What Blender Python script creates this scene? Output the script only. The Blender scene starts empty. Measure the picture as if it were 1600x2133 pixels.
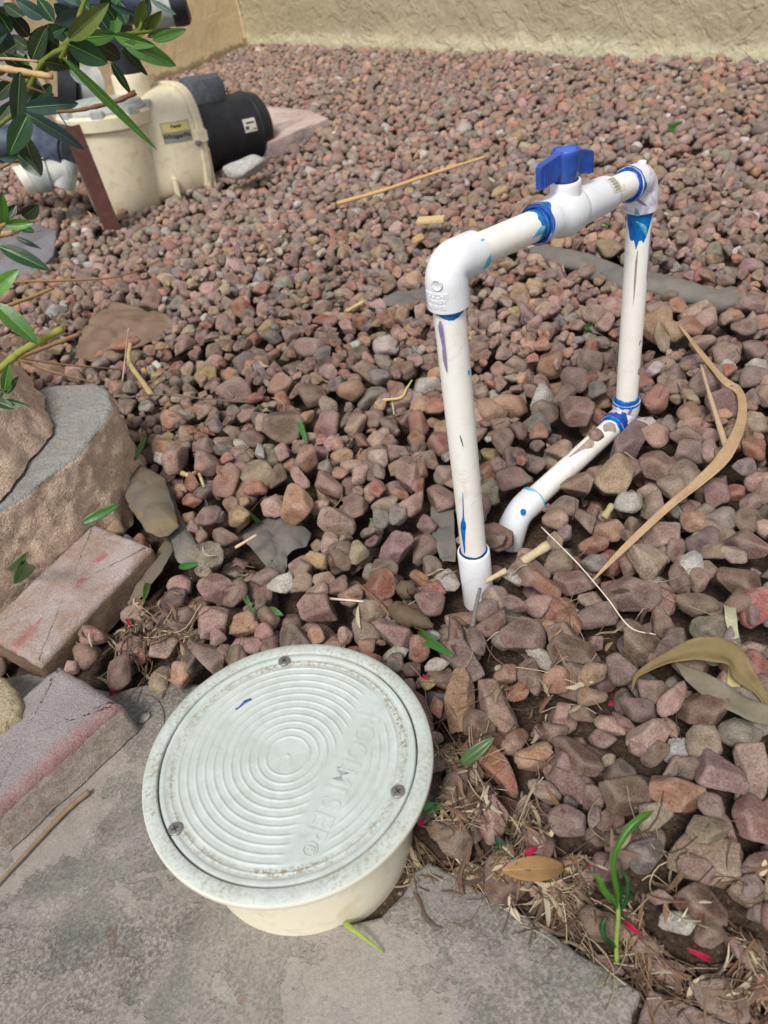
import bpy, bmesh, math, random
import numpy as np
from mathutils import Vector, Matrix
random.seed(7); rng = np.random.default_rng(7)
C = bpy.context.scene.collection
sc = bpy.context.scene
# ------------------------------------------------------------------ camera
F_PX = 1560.0; CAM_H = 0.58
_d = np.array([1170-800, 2788-1066.5, F_PX]); _d /= np.linalg.norm(_d)
_Z = -_d; _F = np.array([0, 0, 1.]); _Y = _F - _F.dot(_Z)*_Z; _Y /= np.linalg.norm(_Y); _X = np.cross(_Y, _Z)
RW = np.array([_X, _Y, _Z])                      # camera axes (x right, y down, z forward) -> world
CAM = np.array([0, 0, CAM_H])
def ray(px, py):
    r = RW @ np.array([px-800, py-1066.5, F_PX]); return r
def pt(px, py, z=0.0):                           # point at height z seen at a pixel of the photograph
    r = ray(px, py); return CAM + r*((z-CAM_H)/r[2])
def at(px, py, d):                               # point at distance d
    r = ray(px, py); return CAM + r/np.linalg.norm(r)*d
def proj(p):
    c = RW.T @ (np.asarray(p, float)-CAM); return np.array([800+F_PX*c[0]/c[2], 1066.5+F_PX*c[1]/c[2], c[2]])
def projA(P):
    c = (P-CAM) @ RW; return np.stack([800+F_PX*c[:, 0]/c[:, 2], 1066.5+F_PX*c[:, 1]/c[:, 2], c[:, 2]], 1)
cd = bpy.data.cameras.new('camera'); cam = bpy.data.objects.new('camera', cd); C.objects.link(cam); sc.camera = cam
cd.sensor_fit = 'VERTICAL'; cd.sensor_height = 36.0; cd.lens = 36.0*F_PX/2133.0
cd.clip_start = 0.02; cd.clip_end = 200
cx, cy, cz = RW[:, 0], RW[:, 1], RW[:, 2]
M = Matrix(((cx[0], -cy[0], -cz[0], 0), (cx[1], -cy[1], -cz[1], 0), (cx[2], -cy[2], -cz[2], CAM_H), (0, 0, 0, 1)))
cam.matrix_world = M
cd.dof.use_dof = True; cd.dof.focus_distance = 0.74; cd.dof.aperture_fstop = 8.5
# ------------------------------------------------------------------ world, sun, exposure
SUN_EL, SUN_AZ = math.radians(58), math.radians(205)      # azimuth measured clockwise from +Y
w = bpy.data.worlds.new("World"); sc.world = w; w.use_nodes = True
nt = w.node_tree; nt.nodes.clear()
sky = nt.nodes.new('ShaderNodeTexSky'); sky.sky_type = 'NISHITA'; sky.sun_disc = False
sky.sun_elevation = SUN_EL; sky.sun_rotation = SUN_AZ; sky.dust_density = 2.0; sky.air_density = 1.0
hs = nt.nodes.new('ShaderNodeHueSaturation'); hs.inputs['Saturation'].default_value = 0.32
bg = nt.nodes.new('ShaderNodeBackground'); bg.inputs['Strength'].default_value = 0.10
wo = nt.nodes.new('ShaderNodeOutputWorld')
nt.links.new(sky.outputs[0], hs.inputs['Color']); nt.links.new(hs.outputs[0], bg.inputs['Color']); nt.links.new(bg.outputs[0], wo.inputs['Surface'])
sl = bpy.data.lights.new('sun', 'SUN'); sun = bpy.data.objects.new('sun', sl); C.objects.link(sun)
sl.energy = 1.9; sl.angle = math.radians(15); sl.color = (1.0, 0.96, 0.9)
sdir = Vector((math.sin(SUN_AZ)*math.cos(SUN_EL), math.cos(SUN_AZ)*math.cos(SUN_EL), math.sin(SUN_EL)))
sun.rotation_euler = sdir.to_track_quat('Z', 'Y').to_euler()
sc.view_settings.view_transform = 'Standard'; sc.view_settings.look = 'None'
sc.view_settings.exposure = 0.64; sc.view_settings.gamma = 1.0
# ------------------------------------------------------------------ helpers
def lin(r, g, b):
    f = lambda c: (c/255/12.92) if c/255 <= .04045 else ((c/255+.055)/1.055)**2.4
    return (f(r), f(g), f(b), 1)
class NT:
    def __init__(s, name, rough=.8, spec=.3):
        s.m = bpy.data.materials.new(name); s.m.use_nodes = True; s.t = s.m.node_tree
        s.b = s.t.nodes['Principled BSDF']; s.b.inputs['Roughness'].default_value = rough
        s.b.inputs['Specular IOR Level'].default_value = spec
        s.co = s.n('ShaderNodeTexCoord').outputs['Object']
    def n(s, ty, **k):
        x = s.t.nodes.new(ty)
        for a, v in k.items(): setattr(x, a, v)
        return x
    def set(s, sock, v):
        if hasattr(v, 'is_output') or isinstance(v, bpy.types.NodeSocket): s.t.links.new(v, sock)
        else: sock.default_value = v
    def noise(s, scale, detail=4, rough=.55, dist=0, co=None, out='Fac'):
        x = s.n('ShaderNodeTexNoise'); s.t.links.new(co or s.co, x.inputs['Vector'])
        x.inputs['Scale'].default_value = scale; x.inputs['Detail'].default_value = detail
        x.inputs['Roughness'].default_value = rough; x.inputs['Distortion'].default_value = dist
        return x.outputs[out]
    def vor(s, scale, feat='F1', co=None, out='Distance', rnd=1):
        x = s.n('ShaderNodeTexVoronoi', feature=feat); s.t.links.new(co or s.co, x.inputs['Vector'])
        x.inputs['Scale'].default_value = scale; x.inputs['Randomness'].default_value = rnd
        return x.outputs[out]
    def rng(s, v, a, b, c=0, d=1):
        x = s.n('ShaderNodeMapRange'); x.clamp = True; s.set(x.inputs[0], v)
        for i, q in zip((1, 2, 3, 4), (a, b, c, d)): s.set(x.inputs[i], q)
        return x.outputs[0]
    def math(s, op, a, b=0.0):
        x = s.n('ShaderNodeMath', operation=op); s.set(x.inputs[0], a); s.set(x.inputs[1], b); return x.outputs[0]
    def mix(s, f, a, b, mode='MIX'):
        x = s.n('ShaderNodeMix', data_type='RGBA', blend_type=mode); s.set(x.inputs[0], f); s.set(x.inputs[6], a); s.set(x.inputs[7], b)
        return x.outputs[2]
    def attr(s, name):
        x = s.n('ShaderNodeAttribute'); x.attribute_name = name; return x.outputs['Color']
    def bump(s, h, strength=.5, dist=.002, prev=None):
        x = s.n('ShaderNodeBump'); s.set(x.inputs['Height'], h); x.inputs['Strength'].default_value = strength
        x.inputs['Distance'].default_value = dist
        if prev is not None: s.t.links.new(prev, x.inputs['Normal'])
        return x.outputs[0]
    def fin(s, col, nrm=None, rough=None):
        s.set(s.b.inputs['Base Color'], col)
        if nrm is not None: s.t.links.new(nrm, s.b.inputs['Normal'])
        if rough is not None: s.set(s.b.inputs['Roughness'], rough)
        return s.m
def wloc(o):
    v = Vector(o.location)
    while o.parent: o = o.parent; v = v + Vector(o.location)
    return v
def tag(o, label=None, cat=None, group=None, kind=None):
    if label: o['label'] = label
    if cat: o['category'] = cat
    if group: o['group'] = group
    if kind: o['kind'] = kind
    return o
def thing(name, label, cat, loc=(0, 0, 0), group=None):
    o = bpy.data.objects.new(name, None); C.objects.link(o); o.location = [float(v) for v in loc]; o.empty_display_size = .02
    return tag(o, label, cat, group)
def meshobj(name, V, Fc, mat, parent=None, smooth=True, loc=None, tint=None, auto=None):
    """V in world coordinates; becomes local to the parent (or to loc for a top-level mesh)"""
    V = np.asarray(V, float).reshape(-1, 3)
    if parent is not None: off = np.array(wloc(parent))
    else: off = np.array(loc if loc is not None else [V[:, 0].mean(), V[:, 1].mean(), V[:, 2].min()])
    me = bpy.data.meshes.new(name); me.from_pydata((V-off).tolist(), [], [list(map(int, f)) for f in Fc]); me.update()
    if smooth: me.polygons.foreach_set('use_smooth', [True]*len(me.polygons))
    if auto: me.set_sharp_from_angle(angle=math.radians(auto))
    if tint is not None:
        t = np.asarray(tint, float)
        if t.ndim == 1: t = np.tile(t, (len(V), 1))
        if t.shape[1] == 3: t = np.c_[t, np.ones(len(t))]
        a = me.color_attributes.new('tint', 'FLOAT_COLOR', 'POINT'); a.data.foreach_set('color', t.ravel())
    if mat: me.materials.append(mat)
    o = bpy.data.objects.new(name, me); C.objects.link(o)
    if parent is not None: o.parent = parent
    else: o.location = [float(v) for v in off]
    return o
class MB:                                          # collects shapes into one mesh
    def __init__(s): s.V = []; s.F = []; s.n = 0; s.T = []
    def add(s, V, Fc, tint=None):
        V = np.asarray(V, float).reshape(-1, 3); s.V.append(V); s.F += [[int(i)+s.n for i in f] for f in Fc]; s.n += len(V)
        if tint is not None: s.T.append(np.tile(np.r_[np.asarray(tint, float)[:3], 1.0], (len(V), 1)) if np.ndim(tint) == 1 else tint)
        return s
    def build(s, name, mat, parent=None, **k):
        return meshobj(name, np.concatenate(s.V), s.F, mat, parent, tint=(np.concatenate(s.T) if s.T else None), **k)
def frames(P):
    P = np.asarray(P, float); T = np.gradient(P, axis=0); T /= np.linalg.norm(T, axis=1)[:, None]
    a = np.array([0, 0, 1.]) if abs(T[0][2]) < .9 else np.array([1., 0, 0])
    U = [np.cross(T[0], a)]; U[0] /= np.linalg.norm(U[0])
    for i in range(1, len(P)):
        u = U[-1]-U[-1].dot(T[i])*T[i]; U.append(u/np.linalg.norm(u))
    U = np.array(U); return T, U, np.cross(T, U)
def sweep(P, R, seg=24, cap=True, sx=1.0):
    P = np.asarray(P, float); R = np.broadcast_to(np.asarray(R, float), (len(P),)); T, U, W = frames(P)
    a = np.linspace(0, 2*np.pi, seg, endpoint=False)
    V = (P[:, None]+R[:, None, None]*(np.cos(a)[None, :, None]*U[:, None]+sx*np.sin(a)[None, :, None]*W[:, None])).reshape(-1, 3)
    Fc = [[i*seg+j, i*seg+(j+1) % seg, (i+1)*seg+(j+1) % seg, (i+1)*seg+j] for i in range(len(P)-1) for j in range(seg)]
    if cap: Fc.append(list(range(seg))[::-1]); Fc.append([(len(P)-1)*seg+j for j in range(seg)])
    return V, Fc
def basis(axis, up=None):
    t = np.asarray(axis, float); t = t/np.linalg.norm(t)
    a = np.array(up if up is not None else ([0, 0, 1.] if abs(t[2]) < .9 else [0, 1., 0]), float)
    u = a-a.dot(t)*t; u /= np.linalg.norm(u); return t, u, np.cross(t, u)
def lathe(c, axis, prof, seg=48, up=None):        # prof: (s along axis, r)
    t, u, v = basis(axis, up); c = np.asarray(c, float); a = np.linspace(0, 2*np.pi, seg, endpoint=False)
    V = np.concatenate([c+s*t+r*(np.cos(a)[:, None]*u+np.sin(a)[:, None]*v) for s, r in prof]); n = len(prof)
    Fc = [[i*seg+j, i*seg+(j+1) % seg, (i+1)*seg+(j+1) % seg, (i+1)*seg+j] for i in range(n-1) for j in range(seg)]
    return V, Fc
def box(c, ax, half, bev=0.0):                     # oriented box with optional chamfer
    c = np.asarray(c, float); A = [np.asarray(x, float) for x in ax]; b = bev
    bm = bmesh.new(); bmesh.ops.create_cube(bm, size=2)
    for v in bm.verts: v.co = Vector([v.co[i]*half[i] for i in range(3)])
    if b: bmesh.ops.bevel(bm, geom=bm.edges[:], offset=b, segments=2, affect='EDGES')
    V = np.array([v.co for v in bm.verts]); Fc = [[v.index for v in f.verts] for f in bm.faces]; bm.free()
    return c+V[:, :1]*A[0]+V[:, 1:2]*A[1]+V[:, 2:3]*A[2], Fc
def smooth1(x, k):
    k = max(1, int(k)); return np.convolve(np.pad(x, (k, k), 'edge'), np.ones(2*k+1)/(2*k+1), 'valid')
def cr(P, n=8):                                    # Catmull-Rom through points
    P = np.asarray(P, float); Q = np.vstack([2*P[0]-P[1], P, 2*P[-1]-P[-2]]); out = []
    for i in range(1, len(Q)-2):
        for t in np.linspace(0, 1, n, endpoint=False):
            a, b, c, d = Q[i-1], Q[i], Q[i+1], Q[i+2]
            out.append(.5*((2*b)+(-a+c)*t+(2*a-5*b+4*c-d)*t*t+(-a+3*b-3*c+d)*t**3))
    out.append(P[-1]); return np.array(out)
_g = rng.random((64, 64, 64))
def vnoise(P, sc_=1.0, oct_=1):                    # value noise, P (n,3)
    r = np.zeros(len(P)); amp = 1; tot = 0
    for o in range(oct_):
        q = np.asarray(P)*sc_*(2**o)+o*17.3; i = np.floor(q).astype(int); f = q-i; f = f*f*(3-2*f); s = 0
        for dx in (0, 1):
            for dy in (0, 1):
                for dz in (0, 1):
                    wgt = (f[:, 0] if dx else 1-f[:, 0])*(f[:, 1] if dy else 1-f[:, 1])*(f[:, 2] if dz else 1-f[:, 2])
                    s = s+wgt*_g[(i[:, 0]+dx) % 64, (i[:, 1]+dy) % 64, (i[:, 2]+dz) % 64]
        r += amp*(s*2-1); tot += amp; amp *= .5
    return r/tot
def inpoly(x, y, poly):
    r = np.zeros(np.shape(x), bool); n = len(poly)
    for i in range(n):
        x1, y1 = poly[i][:2]; x2, y2 = poly[(i+1) % n][:2]
        if y1 == y2: continue
        c = ((y1 > y) != (y2 > y)) & (x < (x2-x1)*(y-y1)/(y2-y1)+x1); r ^= c
    return r
def prism(poly, z0, z1, step=.008, jit=.0015, bev=.003, seed=0, topnoise=0, batter=0, fan=False):
    """stone-like extrusion of a world polygon with an uneven outline and a rounded top edge"""
    P = np.array([p[:2] for p in poly], float); out = []
    for i in range(len(P)):
        a, b = P[i], P[(i+1) % len(P)]; n = max(1, int(np.linalg.norm(b-a)/step))
        for k in range(n): out.append(a+(b-a)*k/n)
    P = np.array(out); T = np.roll(P, -1, 0)-np.roll(P, 1, 0); N = np.c_[T[:, 1], -T[:, 0]]; N /= np.linalg.norm(N, axis=1)[:, None]+1e-9
    area = 0.5*np.sum(P[:, 0]*np.roll(P[:, 1], -1)-np.roll(P[:, 0], -1)*P[:, 1])
    if area < 0: P = P[::-1]; N = -N[::-1]; N = -N; N = -N
    T = np.roll(P, -1, 0)-np.roll(P, 1, 0); N = np.c_[T[:, 1], -T[:, 0]]; N /= np.linalg.norm(N, axis=1)[:, None]+1e-9
    nz = vnoise(np.c_[P*60, np.full(len(P), seed+.5)], 1, 3)
    P = P+N*(nz*jit)[:, None]; m = len(P); V = []; Fc = []
    rings = [(z0, 0.0)]
    nr = max(7, int((z1-z0)/.006))
    for k in range(1, nr): rings.append((z0+(z1-bev-z0)*k/(nr-1), 0.0))
    for a in (30, 60, 90): rings.append((z1-bev+bev*math.sin(math.radians(a)), bev*(1-math.cos(math.radians(a)))))
    for z, ins in rings:
        nn = vnoise(np.c_[P*90, np.full(len(P), z*90+seed)], 1, 3)*jit*.7
        Q = P-N*(ins-nn+batter*(z-z0))[:, None]; zz = np.full(m, z)
        V.append(np.c_[Q, zz])
    V = np.concatenate(V); R_ = len(rings)
    for i in range(R_-1):
        for j in range(m): Fc.append([i*m+j, i*m+(j+1) % m, (i+1)*m+(j+1) % m, (i+1)*m+j])
    if not fan: Fc.append([(R_-1)*m+j for j in range(m)]); return V, Fc
    top = V[(R_-1)*m:]; c = top.mean(0); base = (R_-1)*m; n0 = len(V); add = []
    for q in np.linspace(.97, .03, 22):
        L_ = c+(top-c)*q; L_[:, 2] = z1+topnoise*vnoise(L_*45, 1, 3); add.append(L_)
    V = np.vstack([V]+add); prev = base
    for k in range(22):
        cur = n0+k*m
        for j in range(m): Fc.append([prev+j, prev+(j+1) % m, cur+(j+1) % m, cur+j])
        prev = cur
    Fc.append([prev+j for j in range(m)])
    return V, Fc
# ------------------------------------------------------------------ materials
def m_rock():
    k = NT('stone', .85, .25); t = k.attr('tint'); w_ = k.n('ShaderNodeNewGeometry').outputs['Position']
    n1 = k.noise(80, 6, .68, .6, co=w_); n2 = k.noise(480, 5, .75, co=w_); n3 = k.noise(28, 3, .5, .3, co=w_)
    c = k.mix(k.rng(n1, .35, .7), t, k.mix(.5, t, lin(124, 98, 84)), 'MIX')
    c = k.mix(k.rng(n3, .54, .72, 0, .4), c, k.mix(.5, c, lin(205, 190, 178)))
    c = k.mix(k.rng(n2, .38, .58, .9, 0), c, k.mix(1, c, (.50, .47, .45, 1), 'MULTIPLY')); c = k.mix(k.rng(n2, .60, .75, 0, .45), c, k.mix(.6, c, lin(226, 208, 194))); pn = k.rng(k.n('ShaderNodeNewGeometry').outputs['Pointiness'], .50, .56); c = k.mix(k.math('MULTIPLY', pn, .16), c, lin(214, 196, 182))
    sp = k.rng(k.vor(900, co=w_), .0, .16, 1, 0); c = k.mix(k.math('MULTIPLY', sp, .35), c, lin(225, 210, 198))
    b1 = k.bump(n1, .9, .0050); b = k.bump(n2, 1.0, .0018, b1)
    return k.fin(c, b)
ROCK = m_rock()
def m_ground():
    k = NT('soil', .95, .1); a = k.noise(9, 5); n = k.noise(260, 5, .7); v = k.vor(190)
    c = k.mix(k.rng(a, .35, .65), lin(84, 70, 60), lin(108, 92, 80)); c = k.mix(k.rng(n, .35, .7), k.mix(1, c, (.45, .42, .4, 1), 'MULTIPLY'), c)
    c = k.mix(k.rng(v, .0, .25, .6, 0), c, lin(150, 128, 105))
    return k.fin(c, k.bump(n, .9, .004, k.bump(v, .6, .004)))
SOIL = m_ground()
def m_flag(name, c1, c2, c3):
    k = NT(name, .9, .2)
    big = k.noise(7, 5, .55, .6); mid = k.noise(26, 5, .6, .5); fine = k.noise(420, 4, .7); g = k.noise(1100, 2, .6)
    c = k.mix(k.rng(big, .40, .60), c1, c2); c = k.mix(k.rng(mid, .47, .66, 0, .75), c, c3)
    c = k.mix(k.rng(fine, .40, .60, .6, 0), c, k.mix(1, c, (.42, .42, .43, 1), 'MULTIPLY'))
    c = k.mix(k.rng(g, .60, .74, 0, .5), c, lin(176, 170, 164))
    rs = k.noise(16, 4, .6, .8, co=k.off((3, 1, 2))); c = k.mix(k.rng(rs, .65, .71, 0, .6), c, lin(122, 86, 66))
    rb = k.noise(34, 3, .5, .5, co=k.off((9, 5, 1))); c = k.mix(k.rng(rb, .70, .74, 0, .7), c, lin(78, 70, 68))
    sp = k.rng(k.vor(150), .0, .05, 1, 0); c = k.mix(k.math('MULTIPLY', sp, k.rng(k.noise(60, 1), .55, .6)), c, lin(205, 200, 190))
    fl = k.noise(9, 7, .62, .5, co=k.off((5, 7, 3))); fl2 = k.noise(15, 6, .65, .7, co=k.off((1, 2, 8)))
    st = k.rng(fl, .535, .541); st2 = k.rng(fl2, .605, .610)
    c = k.mix(k.math('MULTIPLY', st, .45), c, c3); c = k.mix(k.math('MULTIPLY', st2, .5), c, lin(150, 140, 138))
    dk = k.noise(5, 4, .6, .6, co=k.off((7, 1, 4))); c = k.mix(k.math('MULTIPLY', k.rng(dk, .48, .62, 0, .6), k.rng(fine, .62, .42)), c, lin(82, 80, 74))
    b = k.bump(st, .8, .0010); b = k.bump(st2, .8, .0010, b); b = k.bump(mid, .5, .0016, b); b = k.bump(fine, .9, .0012, b); b = k.bump(g, .8, .0006, b)
    return k.fin(c, b)
def _off(s, v):
    x = s.n('ShaderNodeMapping'); s.t.links.new(s.co, x.inputs['Vector']); x.inputs['Location'].default_value = v; return x.outputs[0]
NT.off = _off
FLAG = m_flag('flagstone', lin(122, 119, 111), lin(150, 145, 136), lin(168, 158, 150))
FLAG2 = m_flag('brown_flagstone', lin(120, 105, 98), lin(140, 118, 110), lin(160, 135, 122))
FLAG3 = m_flag('pink_flagstone', lin(196, 170, 165), lin(205, 182, 176), lin(212, 192, 186))
FLAG4 = m_flag('blue_flagstone', lin(120, 120, 126), lin(140, 138, 144), lin(128, 124, 122))
def m_block(name, face, face2, gray=None, stain=None, smoothtop=True, spk=.5):
    """cast concrete: coarse grit; sides (split face) and top coloured apart by the surface direction"""
    k = NT(name, .95, .15)
    a = k.noise(14, 5, .6, .4); f = k.noise(330, 5, .75); g = k.vor(420); m = k.noise(75, 4, .6)
    c = k.mix(k.rng(a, .35, .65), face, face2)
    c = k.mix(k.rng(m, .45, .7, 0, .35), c, k.mix(1, c, (.68, .62, .58, 1), 'MULTIPLY'))
    c = k.mix(k.rng(f, .36, .54, .55, 0), c, k.mix(1, c, (.42, .4, .38, 1), 'MULTIPLY'))
    c = k.mix(k.rng(g, .0, .22, spk, 0), c, lin(222, 205, 190))
    b = k.bump(m, .9, .010); b = k.bump(f, 1.0, .0035, b); b = k.bump(g, .6, .0015, b)
    if gray is not None:
        t = k.attr('tint'); gc = k.mix(k.rng(a, .3, .7), gray, k.mix(1, gray, (.75, .75, .75, 1), 'MULTIPLY'))
        gc = k.mix(k.rng(f, .40, .62, .45, 0), gc, k.mix(1, gc, (.55, .55, .55, 1), 'MULTIPLY'))
        ed = k.math('ADD', t, k.math('MULTIPLY', k.math('SUBTRACT', m, .5), .5))
        c = k.mix(k.rng(ed, .45, .55), c, gc)
    return k, c, b
k, c, b = m_block('split_face_concrete', lin(236, 212, 186), lin(232, 202, 180), lin(182, 178, 172)); SPLIT = k.fin(c, b)
def m_brick(name, base, base2, paint, pcol, side, mask):
    k = NT(name, .92, .2); a = k.noise(22, 5, .65, .3); f = k.noise(520, 4, .75); m = k.noise(110, 5, .7); g = k.vor(380)
    top = k.mix(k.rng(a, .38, .62), base, base2)
    tt = k.attr('tint')                              # r: 1 on the top, g: across 0..1, b: along 0..1
    s = k.n('ShaderNodeSeparateColor'); k.t.links.new(tt, s.inputs[0]); r_, g_, b_ = s.outputs[:3]
    pm = mask(k, r_, g_, b_, m, a)
    top = k.mix(pm, top, paint); top = k.mix(k.rng(k.noise(45, 4, .7, .3), .52, .68, 0, .65), top, pcol)
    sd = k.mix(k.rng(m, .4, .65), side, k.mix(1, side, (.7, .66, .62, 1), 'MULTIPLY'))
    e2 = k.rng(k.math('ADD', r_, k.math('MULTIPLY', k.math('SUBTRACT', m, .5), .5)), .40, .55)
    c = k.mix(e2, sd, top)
    c = k.mix(k.rng(f, .40, .58, .6, 0), c, k.mix(1, c, (.42, .4, .4, 1), 'MULTIPLY'))
    c = k.mix(k.rng(g, .0, .13, .7, 0), c, lin(225, 215, 210))
    return k.fin(c, k.bump(f, .9, .002, k.bump(m, .6, .003)))
BRK1 = m_brick('painted_brick', lin(192, 178, 174), lin(170, 144, 130), lin(176, 116, 110), lin(196, 186, 186), lin(158, 134, 114),
    lambda k, r, g, b, m, a: k.math('MULTIPLY', k.rng(k.math('ADD', k.math('ABSOLUTE', k.math('SUBTRACT', g, k.math('ADD', .56, k.math('MULTIPLY', k.math('SUBTRACT', a, .5), .5)))), k.math('MULTIPLY', m, .12)), .10, .17, .8, 0), k.rng(k.noise(30, 2, .5), .47, .53)))
BRK2 = m_brick('purple_brick', lin(158, 148, 148), lin(170, 162, 160), lin(160, 114, 110), lin(168, 150, 150), lin(206, 192, 182),
    lambda k, r, g, b, m, a: k.rng(k.math('ADD', g, k.math('MULTIPLY', m, .35)), .98, 1.16, 0, .75))
k, c, b = m_block('yellow_concrete', lin(205, 190, 160), lin(190, 172, 140)); YEL = k.fin(c, b)
def m_stucco(name, c1, c2, light, ltop, bs=1.0, crust=True):
    k = NT(name, .92, .15); a = k.noise(2.2, 5, .55, .5); m = k.noise(11, 6, .6, 1.2); f = k.noise(70, 5, .65); g = k.noise(300, 3, .6)
    c = k.mix(k.rng(a, .35, .65), c1, c2); c = k.mix(k.rng(f, .35, .6, .35, 0), c, k.mix(1, c, (.7, .69, .66, 1), 'MULTIPLY'))
    c = k.mix(k.rng(m, .6, .75, 0, .4), c, k.mix(.6, c, lin(220, 210, 180)))
    sx = k.n('ShaderNodeSeparateXYZ'); k.t.links.new(k.co, sx.inputs[0]); z = sx.outputs[2]
    zz = k.math('ADD', z, k.math('MULTIPLY', k.math('SUBTRACT', k.noise(14, 5, .65), .5), .13))
    if crust: c = k.mix(k.rng(zz, ltop, ltop-.015), c, k.mix(k.rng(f, .4, .6), light, k.mix(1, light, (.85, .84, .8, 1), 'MULTIPLY')))
    rid = k.rng(k.math('ABSOLUTE', k.math('SUBTRACT', k.noise(7, 4, .5, 2.2), .5)), 0, .05, 1, 0)
    tr = k.rng(k.noise(9, 3, .5, 1.8, co=k.off((4, 2, 9))), .47, .53)
    b = k.bump(m, .4*bs, .02); b = k.bump(tr, .4*bs, .006, b); b = k.bump(rid, .2*bs, .006, b); b = k.bump(f, .6*bs, .006, b); b = k.bump(g, .4, .0015, b)
    return k.fin(c, b)
STUC = m_stucco('stucco', lin(184, 173, 143), lin(174, 163, 136), lin(200, 193, 164), .048)
STUC2 = m_stucco('house_stucco', lin(224, 204, 164), lin(216, 196, 156), lin(170, 150, 120), .03, .35)
GRYW = m_stucco('gray_stucco', lin(150, 144, 146), lin(140, 136, 140), lin(130, 122, 115), .03, .3)
def m_pvc(name, base, dirt, amt, rough=.42):
    k = NT(name, rough, .45); a = k.noise(45, 4, .6, .4); f = k.noise(500, 4, .7); s = k.vor(260); big = k.noise(18, 3)
    c = k.mix(k.rng(a, .5, .78, 0, amt), base, dirt); c = k.mix(k.rng(f, .64, .74, 0, .55), c, lin(150, 140, 122)); sm = k.rng(k.noise(30, 5, .7, 1.5, co=k.off((3, 3, 3))), .56, .70, 0, .5); c = k.mix(sm, c, lin(196, 186, 164))
    c = k.mix(k.math('MULTIPLY', k.rng(s, .0, .05, 1, 0), k.rng(big, .52, .6)), c, lin(110, 100, 90))
    return k.fin(c, k.bump(f, .15, .0004, k.bump(a, .12, .001)), k.rng(a, .3, .7, rough-.06, rough+.14))
PVC = m_pvc('white_pipe', lin(238, 235, 227), lin(216, 208, 190), .4)
FIT = m_pvc('white_fitting', lin(224, 226, 230), lin(208, 208, 206), .5)
def m_fitp():
    k = NT('primer_smeared_fitting', .42, .45); a = k.noise(60, 4, .6, .9); b_ = k.noise(38, 3, .55, 1.2)
    c = k.mix(k.rng(a, .50, .62, 0, .85), lin(222, 222, 228), lin(172, 164, 190)); c = k.mix(k.rng(b_, .60, .65, 0, .85), c, lin(112, 94, 146))
    return k.fin(c, k.bump(a, .25, .001))
FITP = m_fitp()
def m_simple(name, c1, c2, sc_=40, rough=.5, spec=.4, bmp=.2, bd=.001, bs=200):
    k = NT(name, rough, spec); a = k.noise(sc_, 4, .6, .3); f = k.noise(bs, 4, .65)
    return k.fin(k.mix(k.rng(a, .35, .68), c1, c2), k.bump(f, bmp, bd))
PRIM = m_simple('blue_primer', lin(0, 84, 170), lin(10, 122, 190), 130, .22, .6, .5, .0012, 160)
PRIMD = m_simple('dark_blue_primer', lin(14, 52, 138), lin(24, 84, 168), 110, .25, .6, .5, .0012, 160)
TEAL = m_simple('teal_primer', lin(40, 150, 190), lin(140, 200, 200), 200, .3, .5, .4, .001)
PURP = m_simple('purple_stain', lin(120, 104, 150), lin(150, 136, 170), 150, .5, .4, .2)
BROWNS = m_simple('brown_stain', lin(150, 130, 120), lin(174, 158, 148), 150, .6, .3, .2)
BLUE = m_simple('blue_handle_plastic', lin(42, 74, 158), lin(54, 90, 172), 60, .38, .5, .12, .0006)
BLUE2 = m_simple('blue_cap_plastic', lin(62, 92, 188), lin(70, 104, 196), 60, .4, .5, .12, .0006)
def m_lid(inner=True):
    k = NT('weathered_lid_plastic' if inner else 'weathered_flange_plastic', .55, .35)
    s = k.n('ShaderNodeSeparateXYZ'); k.t.links.new(k.co, s.inputs[0])
    r = k.math('SQRT', k.math('ADD', k.math('MULTIPLY', s.outputs[0], s.outputs[0]), k.math('MULTIPLY', s.outputs[1], s.outputs[1])))
    a = k.noise(28, 4, .6, .3); f = k.noise(330, 5, .75, .2); f2 = k.noise(700, 3, .7); m = k.noise(90, 5, .7, .5)
    base = k.mix(k.rng(a, .35, .65), lin(190, 197, 192), lin(178, 186, 179)); base = k.mix(k.rng(m, .45, .7, 0, .5), base, lin(160, 168, 156))
    if inner:
        band = k.math('MULTIPLY', k.rng(r, .0835, .0865), k.rng(r, .0925, .0895)); amt = k.rng(k.noise(16, 2, .5, co=k.off((2, 3, 1))), .38, .56, .25, 1)
        d = k.math('MULTIPLY', k.math('MULTIPLY', band, amt), k.rng(f, .47, .57))
        c = k.mix(d, base, lin(142, 132, 112)); c = k.mix(k.rng(f2, .60, .72, 0, .5), c, lin(150, 154, 138))
    else:
        d = k.math('MULTIPLY', k.rng(f, .49, .60), k.rng(k.noise(24, 3, .6), .40, .58, .35, 1))
        e = k.rng(r, .1095, .1062, .35, 1)
        c = k.mix(k.math('MULTIPLY', k.math('MULTIPLY', d, e), .85), base, lin(150, 142, 120)); c = k.mix(k.rng(r, .1080, .1088), c, lin(214, 212, 196))
    return k.fin(c, k.bump(f, .25, .0005, k.bump(f2, .2, .0003)), k.rng(m, .3, .7, .45, .65))
LID = m_lid(True); FLG = m_lid(False)
BARREL = m_pvc('cream_plastic', lin(232, 224, 200), lin(200, 180, 140), .75, .38)
STEEL = m_simple('dull_steel', lin(118, 116, 112), lin(150, 148, 142), 600, .45, .6, .3)
STEEL.node_tree.nodes['Principled BSDF'].inputs['Metallic'].default_value = .6
DARK = m_simple('dark_recess', lin(40, 38, 36), lin(56, 52, 48), 300, .7, .3)
PUMPC = m_pvc('pump_cream_plastic', lin(222, 212, 184), lin(196, 176, 138), .8, .4)
BLACK = m_simple('black_paint', lin(26, 28, 34), lin(40, 42, 48), 30, .42, .45, .12)
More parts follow.
